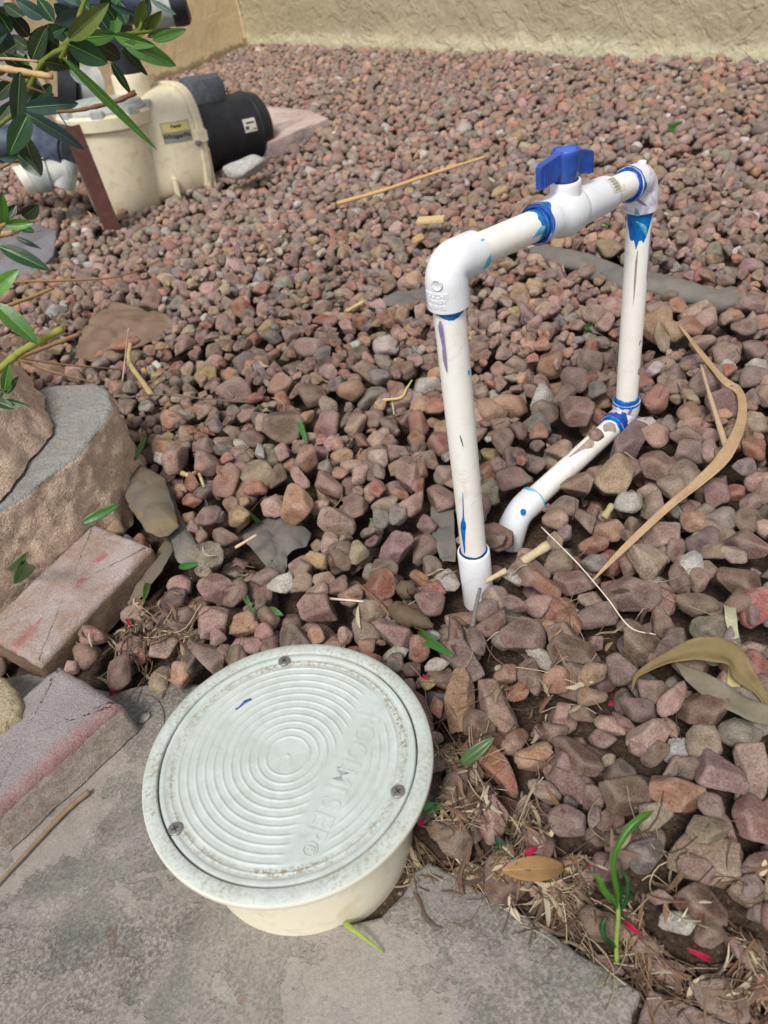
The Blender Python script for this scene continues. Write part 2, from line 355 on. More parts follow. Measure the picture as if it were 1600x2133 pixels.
GRAYB = m_simple('faded_gray_rubber', lin(74, 78, 86), lin(96, 100, 108), 60, .75, .25, .3)
BPIPE = m_simple('dark_blue_pipe', lin(38, 46, 62), lin(78, 88, 104), 30, .5, .4, .2)
GPIPE = m_simple('gray_plastic', lin(150, 156, 156), lin(190, 190, 180), 25, .5, .3, .2)
RUST = m_simple('rusty_iron', lin(82, 52, 46), lin(100, 66, 58), 60, .8, .3, .5)
WHITEP = m_simple('white_sticker', lin(222, 220, 208), lin(205, 200, 186), 60, .5, .3)
INK = m_simple('ink', lin(50, 50, 52), lin(66, 64, 62), 300, .6, .2)
def m_tint(name, rough=.7, spec=.25, var=.3, sub=0):
    k = NT(name, rough, spec); t = k.attr('tint'); w_ = k.n('ShaderNodeNewGeometry').outputs['Position']
    n = k.noise(220, 3, .6, co=w_); c = k.mix(k.rng(n, .35, .65, 0, var), t, k.mix(1, t, (.5, .48, .45, 1), 'MULTIPLY'))
    m = k.fin(c, k.bump(n, .3, .001))
    return m
DRY = m_tint('dry_plant'); LEAFT = m_tint('green_leaf', .38, .45, .22)
def m_fabric(name, a_, b_, patch=None):
    k = NT(name, .95, .1); a = k.noise(16, 4, .6, .5); f = k.noise(900, 3, .6); wv = k.noise(130, 4, .6)
    c = k.mix(k.rng(a, .38, .64), a_, b_)
    c = k.mix(k.rng(f, .4, .6, .35, 0), c, k.mix(1, c, (.6, .6, .6, 1), 'MULTIPLY'))
    return k.fin(c, k.bump(f, .5, .0006, k.bump(wv, .4, .001)))
FAB = m_fabric('weed_fabric', lin(106, 102, 98), lin(126, 120, 112)); FABB = m_fabric('brown_weed_fabric', lin(118, 98, 82), lin(136, 116, 98))
FABS = m_fabric('dusty_fabric', lin(108, 102, 96), lin(130, 114, 92))
# ------------------------------------------------------------------ ground and walls
def dip(x, y): return .045*np.exp(-((np.hypot(x+.16, y-2.02))/.36)**2)
def soil_z(x, y):
    x, y = np.ravel(x), np.ravel(y); base = np.full(len(x), -.048)
    for cx_, cy_, r_ in ((.05, .30, .17), (-.27, .42, .14), (.25, .12, .20), (-.02, .22, .12)): base += .024*np.exp(-(((x-cx_)**2+(y-cy_)**2)/r_**2)**2)*(base < -.03)
    return np.minimum(base, -.027)-dip(x, y)+.004*vnoise(np.c_[np.ravel(x), np.ravel(y), 0*np.ravel(x)], 9, 3)
def make_ground():
    xs = np.r_[-20, -8, -4, np.linspace(-2, 2.5, 150), 4, 8, 20]; ys = np.r_[-8, -3, -1, np.linspace(-.2, 4, 140), 6, 10, 20]
    X, Y = np.meshgrid(xs, ys); Z = soil_z(X, Y); n = len(xs)
    Fc = [[j*n+i, j*n+i+1, (j+1)*n+i+1, (j+1)*n+i] for j in range(len(ys)-1) for i in range(n-1)]
    return tag(meshobj('ground', np.c_[X.ravel(), Y.ravel(), Z], Fc, SOIL, loc=(0, 0, 0)), kind='structure')
make_ground()
CORN = pt(520, 92, 0.0)[:2]; WR = pt(1600, 128, 0.0)[:2]; WL = pt(300, 187, 0.0)[:2]
def wall(name, a, b, h, th, mat, label, amp=.006, res=.02):
    a, b = np.array(a, float), np.array(b, float); L = np.linalg.norm(b-a); u = (b-a)/L; nrm = np.array([u[1], -u[0]])
    if np.dot(-a, nrm) < 0: nrm = -nrm                # towards the camera side
    nx = int(L/res); nz = int(h/res); S, Zz = np.meshgrid(np.linspace(0, L, nx), np.linspace(-.08, h, nz))
    P = np.c_[a[0]+u[0]*S.ravel(), a[1]+u[1]*S.ravel(), Zz.ravel()]
    dsp = amp*vnoise(P, 7, 4)+amp*.5*vnoise(P, 24, 2)
    base = np.clip((.05+.03*vnoise(P*[1, 1, 0], 12, 3)-P[:, 2])/.05, 0, 1); dsp += base*.012*(amp/.006)
    P[:, :2] += nrm*dsp[:, None]
    V = P; Fc = [[j*nx+i, j*nx+i+1, (j+1)*nx+i+1, (j+1)*nx+i] for j in range(nz-1) for i in range(nx-1)]
    n0 = len(V); B = np.array([[a[0], a[1], -.08], [b[0], b[1], -.08], [b[0], b[1], h], [a[0], a[1], h]]); B[:, :2] -= nrm*th
    V = np.vstack([V, B]); i00, i10, i11, i01 = 0, nx-1, nz*nx-1, (nz-1)*nx
    Fc += [[n0, n0+3, n0+2, n0+1], list(range(0, nx))+[n0+1, n0], [i for i in range((nz-1)*nx, nz*nx)][::-1]+[n0+3, n0+2],
           [j*nx for j in range(nz)][::-1]+[n0, n0+3], [j*nx+nx-1 for j in range(nz)]+[n0+2, n0+1]]
    o = meshobj(name, V, Fc, mat, loc=(a[0], a[1], 0)); return tag(o, label, 'wall')
uR = (WR-CORN)/np.linalg.norm(WR-CORN)
wall('stucco_wall', CORN, CORN+uR*4.2, 1.3, .2, STUC, 'greenish beige stucco wall with rough trowel marks behind the gravel bed')
uL = (WL-CORN)/np.linalg.norm(WL-CORN); WEND = CORN+uL*1.05
wall('house_wall', CORN+uL*.008, WEND, 1.3, .2, STUC2, 'warm tan stucco wall behind the pool pump, left of the corner', .002)
wall('utility_wall', WEND+np.array([-.012, .02]), WEND+np.array([-1.6, .45]), 1.2, .15, GRYW, 'gray stucco wall seen through the oleander leaves behind the black pipes', .002)
# ------------------------------------------------------------------ stone slabs, blocks, bricks
POLYS = []                                          # areas the gravel keeps out of
def pxpoly(pts, z): return [pt(x, y, z)[:2] for x, y in pts]
SLABZ = -.014
slab = pxpoly([(232, 1440), (330, 1418), (440, 1424), (520, 1500), (560, 1620), (570, 1790), (640, 1890), (735, 1922), (792, 1908), (838, 1862), (862, 1815), (893, 1793), (935, 1815), (1050, 1880), (1130, 1925), (1205, 1985), (1290, 2030), (1338, 2066), (1330, 2092), (1318, 2110), (1312, 2300), (900, 2600), (100, 2700), (-500, 2400), (-420, 1500), (60, 1400)], SLABZ)
V, Fc = prism(slab, -.07, SLABZ, .006, .0008, .004, 1); tag(meshobj('flagstone_slab', V, Fc, FLAG, auto=60), 'large gray pinkish flagstone notched around the round white cover', 'paving slab'); POLYS.append(slab)
slab2 = pxpoly([(1352, 2058), (1420, 2082), (1480, 2110), (1620, 2180), (1620, 2400), (1330, 2400), (1330, 2135), (1338, 2100)], SLABZ-.001)
V, Fc = prism(slab2, -.07, SLABZ-.001, .006, .0016, .004, 2); tag(meshobj('flagstone_slab', V, Fc, FLAG2, auto=60), 'brownish flagstone cut off by the bottom right corner', 'paving slab'); POLYS.append(slab2)
slab3 = pxpoly([(560, 222), (640, 228), (685, 246), (640, 262), (560, 296), (500, 300), (500, 240)], .008)
V, Fc = prism(slab3, -.04, .008, .01, .004, .003, 3); tag(meshobj('flagstone_slab', V, Fc, FLAG3, auto=60), 'pale pink flagstone beyond the end of the black pump motor', 'paving slab'); POLYS.append(slab3)
slab4 = pxpoly([(-60, 455), (60, 462), (118, 480), (112, 530), (75, 566), (-60, 590)], .006)
V, Fc = prism(slab4, -.04, .006, .01, .004, .003, 4); tag(meshobj('flagstone_slab', V, Fc, FLAG4, auto=60), 'bluish gray flagstone under the lower oleander leaves', 'paving slab'); POLYS.append(slab4)
def block(name, poly, z0, z1, mat, label, cat, seed, disp=.006, topt=True, bev=.006, res=.006, gray=None):
    P = np.array([p[:2] for p in poly]); V, Fc = prism(poly, z0, z1, res, .0006, bev, seed, .0012, fan=True)
    nz_ = vnoise(V*38, 1, 4)+.3*vnoise(V*160, 1, 2); c = P.mean(0); dv = V[:, :2]-c; dv /= np.linalg.norm(dv, axis=1)[:, None]+1e-9
    side = np.clip((z1-bev*.2-V[:, 2])/(bev*1.2), 0, 1); V[:, :2] += dv*(nz_*disp*side)[:, None]
    t = np.repeat((1-side)[:, None], 3, 1)
    return V, Fc, t
# upper courses of the little retaining wall
B1 = [(200, 797), (226, 812), (236, 845), (214, 880), (168, 938), (60, 1022), (0, 1060), (-220, 1210), (-420, 1000), (-150, 760), (60, 815), (120, 800)]
zb = .105; poly = pxpoly(B1, zb); V, Fc, t = block('b', poly, -.03, zb, SPLIT, '', '', 11, .0085, bev=.006, res=.005)
tag(meshobj('retaining_block', V, Fc, SPLIT, tint=t, loc=(*np.mean(poly, 0), -.03)), 'split-face sandy pink concrete block with a smooth gray top, lower of the two', 'concrete block', 'stacked retaining blocks'); POLYS.append(poly)
B2 = [(112, 888), (104, 915), (60, 980), (0, 1052), (-240, 1250), (-450, 1000), (-250, 700), (-20, 742), (60, 790), (95, 830)]
zt = .195; poly2 = pxpoly(B2, zb); V, Fc = prism(poly2, zb+.004, zt, .005, .0006, .006, 12, .0012, batter=.36, fan=True)
nz_ = vnoise(V*36, 1, 4)+.3*vnoise(V*160, 1, 2); c = np.mean(poly2, 0); dv = V[:, :2]-c; dv /= np.linalg.norm(dv, axis=1)[:, None]+1e-9; side = np.clip((zt-.0016-V[:, 2])/.008, 0, 1); V[:, :2] += dv*(nz_*.009*side)[:, None]; t = np.repeat((1-side)[:, None], 3, 1)
tag(meshobj('retaining_block', V, Fc, SPLIT, tint=t, loc=(*np.mean(poly2, 0), zb+.004)), 'split-face sandy pink concrete block on top of the other, cut off at the left edge', 'concrete block', 'stacked retaining blocks')
def brick(p1, p2, p3, z0, z1, mat, label, seed, bev=.006, L=None):
    a, b, c = [pt(*p, z1)[:2] for p in (p1, p2, p3)]; u = b-a; v = c-b; v = v-0; lu = np.linalg.norm(u); lv = L or np.linalg.norm(v)
    u /= lu; v = v-.6*v.dot(u)*u; v /= np.linalg.norm(v)
    poly = [a, a+u*lu, a+u*lu+v*lv, a+v*lv]; POLYS.append(poly)
    V, Fc = prism(poly, z0, z1, .005, .0012, bev, seed, .0006, fan=True); V[:, :2] += .0015*np.c_[vnoise(V*70, 1, 3), vnoise(V*70+9, 1, 3)]
    t = np.zeros((len(V), 3)); t[:, 0] = np.clip((V[:, 2]-(z1-bev*1.4))/(bev*.9), 0, 1); iu = np.linalg.inv(np.array([u*lu, v*lv]).T)
    q = (V[:, :2]-a) @ iu.T; t[:, 1] = q[:, 0]; t[:, 2] = q[:, 1]
    # fine top grid so that the colour zones have points to live on
    return tag(meshobj('brick_paver', V, Fc, mat, tint=t, loc=(*np.mean(poly, 0), z0)), label, 'brick', 'brick pavers along the bed')
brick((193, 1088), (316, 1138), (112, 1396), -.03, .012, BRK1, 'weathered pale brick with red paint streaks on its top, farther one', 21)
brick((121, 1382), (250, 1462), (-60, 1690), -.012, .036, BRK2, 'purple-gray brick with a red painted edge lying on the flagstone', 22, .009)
poly = pxpoly([(-80, 1380), (8, 1405), (30, 1430), (42, 1465), (36, 1488), (4, 1512), (-80, 1560)], .045); POLYS.append(poly)
V, Fc = prism(poly, -.012, .045, .005, .002, .008, 31); tag(meshobj('stone_paver', V, Fc, YEL), 'rough yellowish stone end poking in at the left edge above the purple brick', 'paver')
# ------------------------------------------------------------------ round cover (leveller box)
LC = np.array([-.10915, .31291, .085]); LN = np.array([.067, .0408, 1]); LN /= np.linalg.norm(LN); LR, LI, LB = .109, .0972, .0875
rootL = thing('access_cover', 'round weathered white plastic access box with a ringed screw-down lid', 'access cover', (LC[0], LC[1], -.02))
_rot = Vector((0, 0, 1)).rotation_difference(Vector(LN))
def lidpart(name, V, Fc, mat, parent, **k):        # vertices in the lid's own frame (origin = lid centre)
    o = meshobj(name, V, Fc, mat, loc=(0, 0, 0), **k); o.parent = parent
    if parent is rootL: o.location = Vector(LC)-Vector(rootL.location); o.rotation_mode = 'QUATERNION'; o.rotation_quaternion = _rot
    return o
def lidcoord(px, py):
    r = ray(px, py); s = np.dot(LC-CAM, LN)/np.dot(r, LN); p = CAM+r*s
    q = _rot.inverted() @ Vector(p-LC); return np.array([q[0], q[1]])
V, Fc = lathe((0, 0, 0), (0, 0, 1), [(-.0035, LI+.0006), (0.0, LI+.0008), (.0005, LI+.0018), (.0004, .105), (-.0006, .1078), (-.0016, LR), (-.006, LR+.0004), (-.0085, LR-.001), (-.0085, LB)], 160); Fc = [f[::-1] for f in Fc]
V = V + np.c_[np.zeros((len(V), 2)), .0003*vnoise(V, 40, 2)]
lidpart('flange', V, [f[::-1] for f in Fc], FLG, rootL)
# text band frame on the lid: from P to the registration mark
tp = [lidcoord(*p) for p in [(767, 1497), (754, 1527), (738, 1562), (725, 1592), (713, 1616), (698, 1641), (684, 1672), (669, 1704), (653, 1738), (646, 1768)]]
td = tp[8]-tp[0]; td /= np.linalg.norm(td); tn = np.array([-td[1], td[0]]); 
if np.dot(lidcoord(830, 1600)-lidcoord(740, 1600), tn) < 0: tn = -tn
tc = (tp[0]+tp[8])/2
nr, na = 190, 420; rr = np.linspace(0, LI-.0004, nr); aa = np.linspace(0, 2*np.pi, na, endpoint=False)
Rg, Ag = np.meshgrid(rr, aa, indexing='ij'); X, Y = Rg*np.cos(Ag), Rg*np.sin(Ag)
h = np.zeros_like(X); ring_r = [.0165+.0066*i for i in range(11)]
wav = .0012*np.sin(3*Ag+1)*0
for i, r0 in enumerate(ring_r):
    h += np.exp(-((Rg-r0)/.00085)**2)*.0009
sx_ = (X-tc[0])*td[0]+(Y-tc[1])*td[1]; sy_ = (X-tc[0])*tn[0]+(Y-tc[1])*tn[1]
band = 1/(1+np.exp((np.abs(sy_+.0008)-.0135)/.0009)); band2 = 1/(1+np.exp((np.abs(sx_)-.078)/.002))
h *= 1-band*band2
h += .0008*np.exp(-((Rg-.0885)/.0007)**2)+.0011/(1+np.exp(-(Rg-.0925)/.0004))-.0004/(1+np.exp(-(Rg-.0842)/.0005))
h += .0009*np.exp(-(Rg/.0016)**2); h += .00018*vnoise(np.c_[X.ravel(), Y.ravel(), 0*X.ravel()], 60, 2).reshape(X.shape)
h -= .002*np.clip((Rg-(LI-.0012))/.0008, 0, 1)
V = np.c_[X.ravel(), Y.ravel(), h.ravel()-.0012]
Fc = [[i*na+j, i*na+(j+1) % na, (i+1)*na+(j+1) % na, (i+1)*na+j][::-1] for i in range(nr-1) for j in range(na)]
Fc = [f[::-1] for f in Fc]
n0 = len(V); Vs = V[-na:].copy(); Vs[:, 2] = -.006; V = np.vstack([V, Vs]); Fc += [[(nr-1)*na+j, (nr-1)*na+(j+1) % na, n0+(j+1) % na, n0+j] for j in range(na)]
lidp = lidpart('lid', V, Fc, LID, rootL)
def textmesh(s, size, extr, bold=0.0, center=True, shear=0):
    cu = bpy.data.curves.new('t', 'FONT'); cu.body = s; cu.size = size; cu.extrude = extr; cu.offset = bold; cu.shear = shear
    if center: cu.align_x = 'CENTER'; cu.align_y = 'CENTER'
    cu.bevel_depth = min(.0002, extr*.4); cu.resolution_u = 4
    o = bpy.data.objects.new('t', cu); C.objects.link(o); dg = bpy.context.evaluated_depsgraph_get(); me = o.evaluated_get(dg).to_mesh()
    V = np.array([v.co[:] for v in me.vertices]); Fc = [list(p.vertices) for p in me.polygons]
    o.evaluated_get(dg).to_mesh_clear(); bpy.data.objects.remove(o); bpy.data.curves.remove(cu); return V, Fc
mb = MB()
for ch, p in zip('POOLMISER', tp):
    V, Fc = textmesh(ch, .0225, .0006, .0002); V = V*np.array([.86 if ch in 'POMR' else .9, 1, 1])
    up = tn; ri = td
    if ri[0]*up[1]-ri[1]*up[0] < 0: pass
    W_ = np.c_[p[0]+V[:, 0]*ri[0]+V[:, 1]*up[0], p[1]+V[:, 0]*ri[1]+V[:, 1]*up[1], V[:, 2]-.00135]; mb.add(W_, Fc)
V, Fc = textmesh('R', .0075, .0005, .0001); p = tp[9]
mb.add(np.c_[p[0]+V[:, 0]*td[0]+V[:, 1]*tn[0], p[1]+V[:, 0]*td[1]+V[:, 1]*tn[1], V[:, 2]-.0009], Fc)
a = np.linspace(0, 2*np.pi, 33); V, Fc = sweep(np.c_[p[0]+.0048*np.cos(a), p[1]+.0048*np.sin(a), 0*a-.0008], .00045, 8); mb.add(V, Fc)
o = meshobj('raised_letters', np.concatenate(mb.V), mb.F, LID, loc=(0, 0, 0), smooth=False); o.parent = lidp
o = meshobj('blue_mark', *sweep(cr([[*lidcoord(490, 1478), .0003], [*lidcoord(500, 1472), .0003], [*lidcoord(510, 1462), .0003], [*lidcoord(523, 1457), .0003]], 5), [.0006]*10+[.0012]*6, 8, sx=.4), PRIMD, loc=(0, 0, 0)); o.parent = lidp
for q in [(592, 1376), (829, 1648), (365, 1726)]:
    x, y = lidcoord(*q)
    V, Fc = lathe((x, y, -.001), (0, 0, 1), [(0, .0052), (.0008, .0052), (.0013, .0048), (.0015, .004), (.0015, .0002)], 28)
    s_ = lidpart('screw', V, Fc, STEEL, rootL, auto=40)
    mb = MB(); ang = random.random()*3
    for k_ in range(2):
        d_ = np.array([math.cos(ang+k_*math.pi/2), math.sin(ang+k_*math.pi/2), 0]); mb.add(*box((x, y, .00052), (d_, np.cross([0, 0, 1], d_), (0, 0, 1)), (.0026, .0005, .0001)))
    o = meshobj('cross_slot', np.concatenate(mb.V), mb.F, DARK, loc=(0, 0, 0), smooth=False); o.parent = s_
V, Fc = lathe((0, 0, 0), (0, 0, -1), [(.004, LB), (.05, LB), (.10, LB-.0005), (.125, LB-.0005)], 128)
brl = lidpart('barrel', V, Fc, BARREL, rootL)
POLYS.append([(LC[0]-.008+.092*math.cos(t), LC[1]-.005+.092*math.sin(t)) for t in np.linspace(0, 2*np.pi, 40, endpoint=False)])
# a dribble of blue primer under the rim
Q = [_rot.inverted() @ Vector(pt(x, y, .068)-LC) for x, y in [(472, 1878), (484, 1890), (500, 1893), (520, 1884)]]
th0 = math.atan2(Q[1][1], Q[1][0]); mb = MB()
ths = np.linspace(-.11, .16, 16); lo = [.0105+.0045*math.exp(-((t+.02)/.045)**2) for t in ths]
Vd = []; 
for t, l_ in zip(ths, lo):
    Vd += [((LB+.0005)*math.cos(th0+t), (LB+.0005)*math.sin(th0+t), -.0085), ((LB+.0006)*math.cos(th0+t), (LB+.0006)*math.sin(th0+t), -l_)]
o = meshobj('blue_drip', Vd, [[2*i, 2*i+1, 2*i+3, 2*i+2] for i in range(15)], PRIMD, loc=(0, 0, 0)); o.parent = brl
# ------------------------------------------------------------------ pipe loop with ball valve
A0 = pt(991, 1190, 0.0); B0 = pt(1303, 865, -.004); ZT = .336; ZTB = .286
A1 = np.array([A0[0]+.0025, A0[1]+.001, ZT]); B1_ = np.array([B0[0]+.001, B0[1]+.001, ZTB])
rootP = thing('pipe_loop', 'white plastic pipe loop with blue-handled ball valve and blue primer stains', 'water pipe', (A0[0], A0[1], -.02))
RP, RF = .0129, .0166
def tube(name, pts, rad, mat, parent, seg=40, **k): return meshobj(name, *sweep(pts, rad, seg), mat, parent, auto=50, **k)
def lp(a, b, n=2): return np.array([a+(b-a)*t for t in np.linspace(0, 1, n)])
hdir = (B1_-A1)/np.linalg.norm(B1_-A1); up = np.array([0, 0, 1.])
def elbow(name, corner, d1, d2, l1, l2, mat, rb=.0145, rf=RF, parent=rootP):
    """socket elbow from corner+d1*l1 round to corner+d2*l2"""
    d1, d2 = np.asarray(d1)/np.linalg.norm(d1), np.asarray(d2)/np.linalg.norm(d2)
    P = [corner+d1*l1, corner+d1*(l1-.0006), corner+d1*(l1*.66), corner+d1*(rb+.001)]; Rr = [rf-.0008, rf, rf, rf-.0002]
    for t in np.linspace(.08, .92, 11):
        q = (1-t)**2*d1*rb+t*t*d2*rb; P.append(corner+q); Rr.append(rf-.0009*math.sin(math.pi*t))
    P += [corner+d2*(rb+.001), corner+d2*(l2*.66), corner+d2*(l2-.0006), corner+d2*l2]; Rr += [rf-.0002, rf, rf, rf-.0008]
    V, Fc = sweep(P, Rr, 48, cap=False); n = len(P); s = 48
    for e, sg, dd in ((0, 1, d1), (n-1, -1, d2)):      # rim and bore of each socket
        c = P[e]; ring = V[e*s:(e+1)*s]; inn = c+(ring-c)*((RP+.0004)/(rf-.0008)); deep = inn-dd*.004; k0 = len(V); V = np.vstack([V, inn, deep])
        for j in range(s):
            f = [e*s+j, e*s+(j+1) % s, k0+(j+1) % s, k0+j]; g = [k0+j, k0+(j+1) % s, k0+s+(j+1) % s, k0+s+j]; Fc += [f[::sg], g[::sg]]
    return meshobj(name, V, Fc, mat, parent, auto=50)
def primer(name, c, axis, r, s0, s1, mat, parent, ramp=.25, seed=0, up_=None, thick=.0007, focus=None, tail=None, smax=None):
    """band of primer on a pipe between s0 and s1 along axis, its far edge uneven (tail: extra length near angle focus)"""
    t, u, v = basis(axis, up_); a = np.linspace(0, 2*np.pi, 73)[:-1]; nn = vnoise(np.c_[np.cos(a)*2+seed, np.sin(a)*2, 0*a], 1.3, 3); nn2 = vnoise(np.c_[np.cos(a)*2+seed, np.sin(a)*2, 0*a+5], 5, 2)
    L = (s1-s0)*(1+ramp*nn+.3*ramp*nn2)
    if tail is not None:
        for (ph, wd, ln) in tail: dA = (a-ph+np.pi) % (2*np.pi)-np.pi; L = L+ln*np.exp(-(dA/wd)**2)
    V = []; rows = 7
    for i in range(rows):
        q = i/(rows-1); rr_ = r+thick*(1-q**4*.9)+(0 if i else 0)
        V.append(np.asarray(c)+(s0+L*q)[:, None]*t+(rr_+.00015*vnoise(np.c_[a*3, 0*a+i, 0*a+seed], 1.5, 1))[:, None]*(np.cos(a)[:, None]*u+np.sin(a)[:, None]*v))
    V = np.concatenate(V); Fc = [[i*72+j, i*72+(j+1) % 72, (i+1)*72+(j+1) % 72, (i+1)*72+j] for i in range(rows-1) for j in range(72)]
    return meshobj(name, V, Fc, mat, parent)
def camang(c, axis, up_=None):
    t, u, v = basis(axis, up_); d = CAM-np.asarray(c); return math.atan2(d.dot(v), d.dot(u))
def streak(name, c, axis, r, pts, mat, parent, thick=.0005, up_=None):
    """stain on a pipe: pts = (s along axis, angle offset from the camera-facing side, half width)"""
    t, u, v = basis(axis, up_); a0 = camang(c, axis, up_); V = []
    P = cr([[p[0], p[1], p[2]] for p in pts], 5)
    for s, da, hw in P:
        for q in (-1, -.5, 0, .5, 1):
            a = a0+da+q*hw/r; rr_ = r+.0001+thick*(1-q*q); V.append(np.asarray(c)+s*t+rr_*(math.cos(a)*u+math.sin(a)*v))
    return meshobj(name, V, [[i*5+j, i*5+j+1, (i+1)*5+j+1, (i+1)*5+j] for i in range(len(P)-1) for j in range(4)], mat, parent)
def rimdisc(c, axis, s, r0, r1, mat, parent):
    V, Fc = lathe(c, axis, [(s+.0003, r0), (s-.0004, r0+.0012), (s-.0005, (r0+r1)/2), (s-.0002, r1-.0012), (s+.0002, r1-.0004)], 56); V = V+.0002*vnoise(V*400, 1, 1)[:, None]
    return meshobj('primer_rim', V, Fc, mat, parent)
# left riser
SB = .032                                          # top of the buried coupling
r1 = tube('riser_pipe', lp(A0+up*.01+(A1-A0)*[.04,.04,0], A1-up*.02, 8), RP, PVC, rootP)
V, Fc = lathe(A0-up*.06, up, [(0, RF), (.058+SB, RF), (.0595+SB, RF-.0008), (.060+SB, RF-.0015), (.060+SB, RP+.0008), (.054+SB, RP+.0004)], 48); meshobj('coupling', V, Fc, FIT, rootP, auto=50)
primer('primer_ring', A0, up, RP, SB-.006, SB+.002, PRIMD, r1, .15, 3)
e1 = elbow('elbow', A1, -up, hdir, .0325, .037, FIT)
primer('primer_ring', A1-up*.0325, -up, RP, 0, .0026, PRIM, r1, .7, 5, tail=[(camang(A1, -up)-.2, .8, .0035)])
streak('purple_streak', A0, up, RP, [(ZT-.038, -.45, .0006), (ZT-.045, -.5, .0019), (ZT-.060, -.44, .0013), (ZT-.072, -.47, .0015), (ZT-.084, -.42, .0004)], PURP, r1)
streak('blue_drip', A0, up, RP, [(.122, -.3, .0002), (.10, -.42, .0005), (.088, -.5, .0009), (.080, -.56, .0028), (.070, -.66, .0026), (.056, -.72, .0017), (.045, -.74, .0011), (.038, -.78, .0004)], PRIM, r1)
# raised roundel and faint raised lines on the near elbow
ca = CAM-A1; ca[2] = 0; ca /= np.linalg.norm(ca); sd = np.cross(up, ca); f_ = -sd*.45+ca*.9; f_ /= np.linalg.norm(f_)
V, Fc = lathe(A1-up*.008+f_*(RF-.0022), f_, [(.0, .0045), (.0026, .0045), (.0029, .0040), (.0024, .0034), (.0023, .0003)], 24); meshobj('roundel', V, Fc, FIT, e1, auto=40)
mb = MB()
for ln, (tx, sz) in enumerate((('FOUCHE', .0052), ('IF NNOV', .0042), ('IN SVVIE', .0042))):
    V, Fc = textmesh(tx, sz, .0003, .00012); ang0 = camang(A1, up); tt, uu, vv = basis(up)
    for_ = (V[:, 0]/RF)+ang0-.62; zz = V[:, 1]-.0172-ln*.0046; rr_ = RF+.0001+V[:, 2]*1.0
    W_ = A1+zz[:, None]*up+rr_[:, None]*(np.cos(for_)[:, None]*uu+np.sin(for_)[:, None]*vv); mb.add(W_, Fc)
mb.build('raised_lettering', FIT, e1, smooth=False)
# horizontal run, valve
def tpar(px):
    lo_, hi = 0., 1.
    for _ in range(40):
        m_ = (lo_+hi)/2; lo_, hi = (m_, hi) if proj(A1+(B1_-A1)*m_)[0] < px else (lo_, m_)
    return lo_
LH = np.linalg.norm(B1_-A1)
h1 = tube('cross_pipe', lp(A1+hdir*.03, B1_-hdir*.03, 6), RP, PVC, rootP)
primer('primer_ring', A1+hdir*.0365, hdir, RP, 0, .0012, PRIM, h1, .9, 8, tail=[(camang(A1, hdir)-.3, .5, .002)])
V0 = tpar(1118)*LH; V1 = tpar(1262)*LH; VC = tpar(1178)*LH; RV = .0166
pr = [(V0+.006, RP+.0005), (V0, RP+.0008), (V0, RV-.0010), (V0+.001, RV), (VC-.026, RV), (VC-.021, RV+.0006), (VC-.015, RV+.0026), (VC-.006, RV+.0038), (VC+.004, RV+.0038), (VC+.0105, RV+.0032), (VC+.0115, RV+.0026), (VC+.0120, RV+.0004), (VC+.014, RV+.0010), (VC+.024, RV+.0010), (V1-.004, RV+.0003), (V1-.001, RV), (V1, RV-.001), (V1, RP+.0008), (V1-.006, RP+.0005)]
vb = meshobj('valve_body', *lathe(A1, hdir, pr, 64), FIT, rootP, auto=40)
vc = A1+hdir*VC
V, Fc = lathe(vc, up, [(.010, .0136), (.024, .0132), (.0272, .0132), (.0280, .0126), (.0280, .0112), (.024, .0110)], 40); meshobj('valve_neck', V, Fc, FIT, vb, auto=40)
hd = hdir*math.cos(math.radians(-4))+np.cross(up, hdir)*math.sin(math.radians(-4)); hs_ = np.cross(up, hd)
hc = vc+up*.0300
hr = meshobj('valve_handle', *lathe(hc, up, [(-.005, .0098), (.003, .0098), (.0042, .0106), (.009, .0114), (.018, .0118), (.0203, .0124), (.0228, .0120), (.0230, .0102), (.0222, .0095), (.0222, .0005)], 48), BLUE, rootP, auto=40)
o = meshobj('cap_disc', *lathe(hc, up, [(.0222, .0091), (.0229, .0088), (.0232, .0083), (.0229, .0003)], 40), BLUE2, hr, auto=40)
for sgn in (-1, 1):
    mb = MB(); n = 14; V = []
    for i in range(n):
        q = i/(n-1); s = .008+q*.031; top = .0222-.0062*max(0, (q-.12))/.88; bot = .0055-.0085*min(1, q/.75)
        if q > .93: top -= .0012
        th = .0040-.0012*q
        for (z, w_) in ((bot, th*.8), (bot+.001, th), ((bot+top)/2, th*.92), (top-.001, th), (top, th*.75)): V.append(hc+sgn*s*hd+w_*hs_+z*up)
        for (z, w_) in ((top, th*.75), (top-.001, th), ((bot+top)/2, th*.92), (bot+.001, th), (bot, th*.8)): V.append(hc+sgn*s*hd-w_*hs_+z*up)
    Fc = [[i*10+j, i*10+(j+1) % 10, (i+1)*10+(j+1) % 10, (i+1)*10+j][::sgn] for i in range(n-1) for j in range(10)]
    Fc += [list(range(10))[::-sgn], [(n-1)*10+j for j in range(10)][::sgn]]; mb.add(V, Fc)
    for k_ in range(6):                              # grip ribs on both faces
        s = .0175+k_*.0033
        for sd_ in (-1, 1):
            mb.add(*sweep([hc+sgn*s*hd+sd_*hs_*.0029+up*(.000-.002*k_/6), hc+sgn*s*hd+sd_*hs_*.0029+up*(.0155-.0008*k_)], .0008, 8))
    mb.build('handle_wing', BLUE, hr, auto=35)
primer('primer_ring', A1+hdir*(V0-.0042), hdir, RP, .0, .0046, PRIM, h1, .05, 1, thick=.0015)
a_ = camang(vc, hdir)
rimdisc(A1, hdir, V0, RP, RV, PRIMD, vb)
rimdisc(A0+up*SB, -up, 0, RP+.0005, RF-.002, PRIMD, r1)
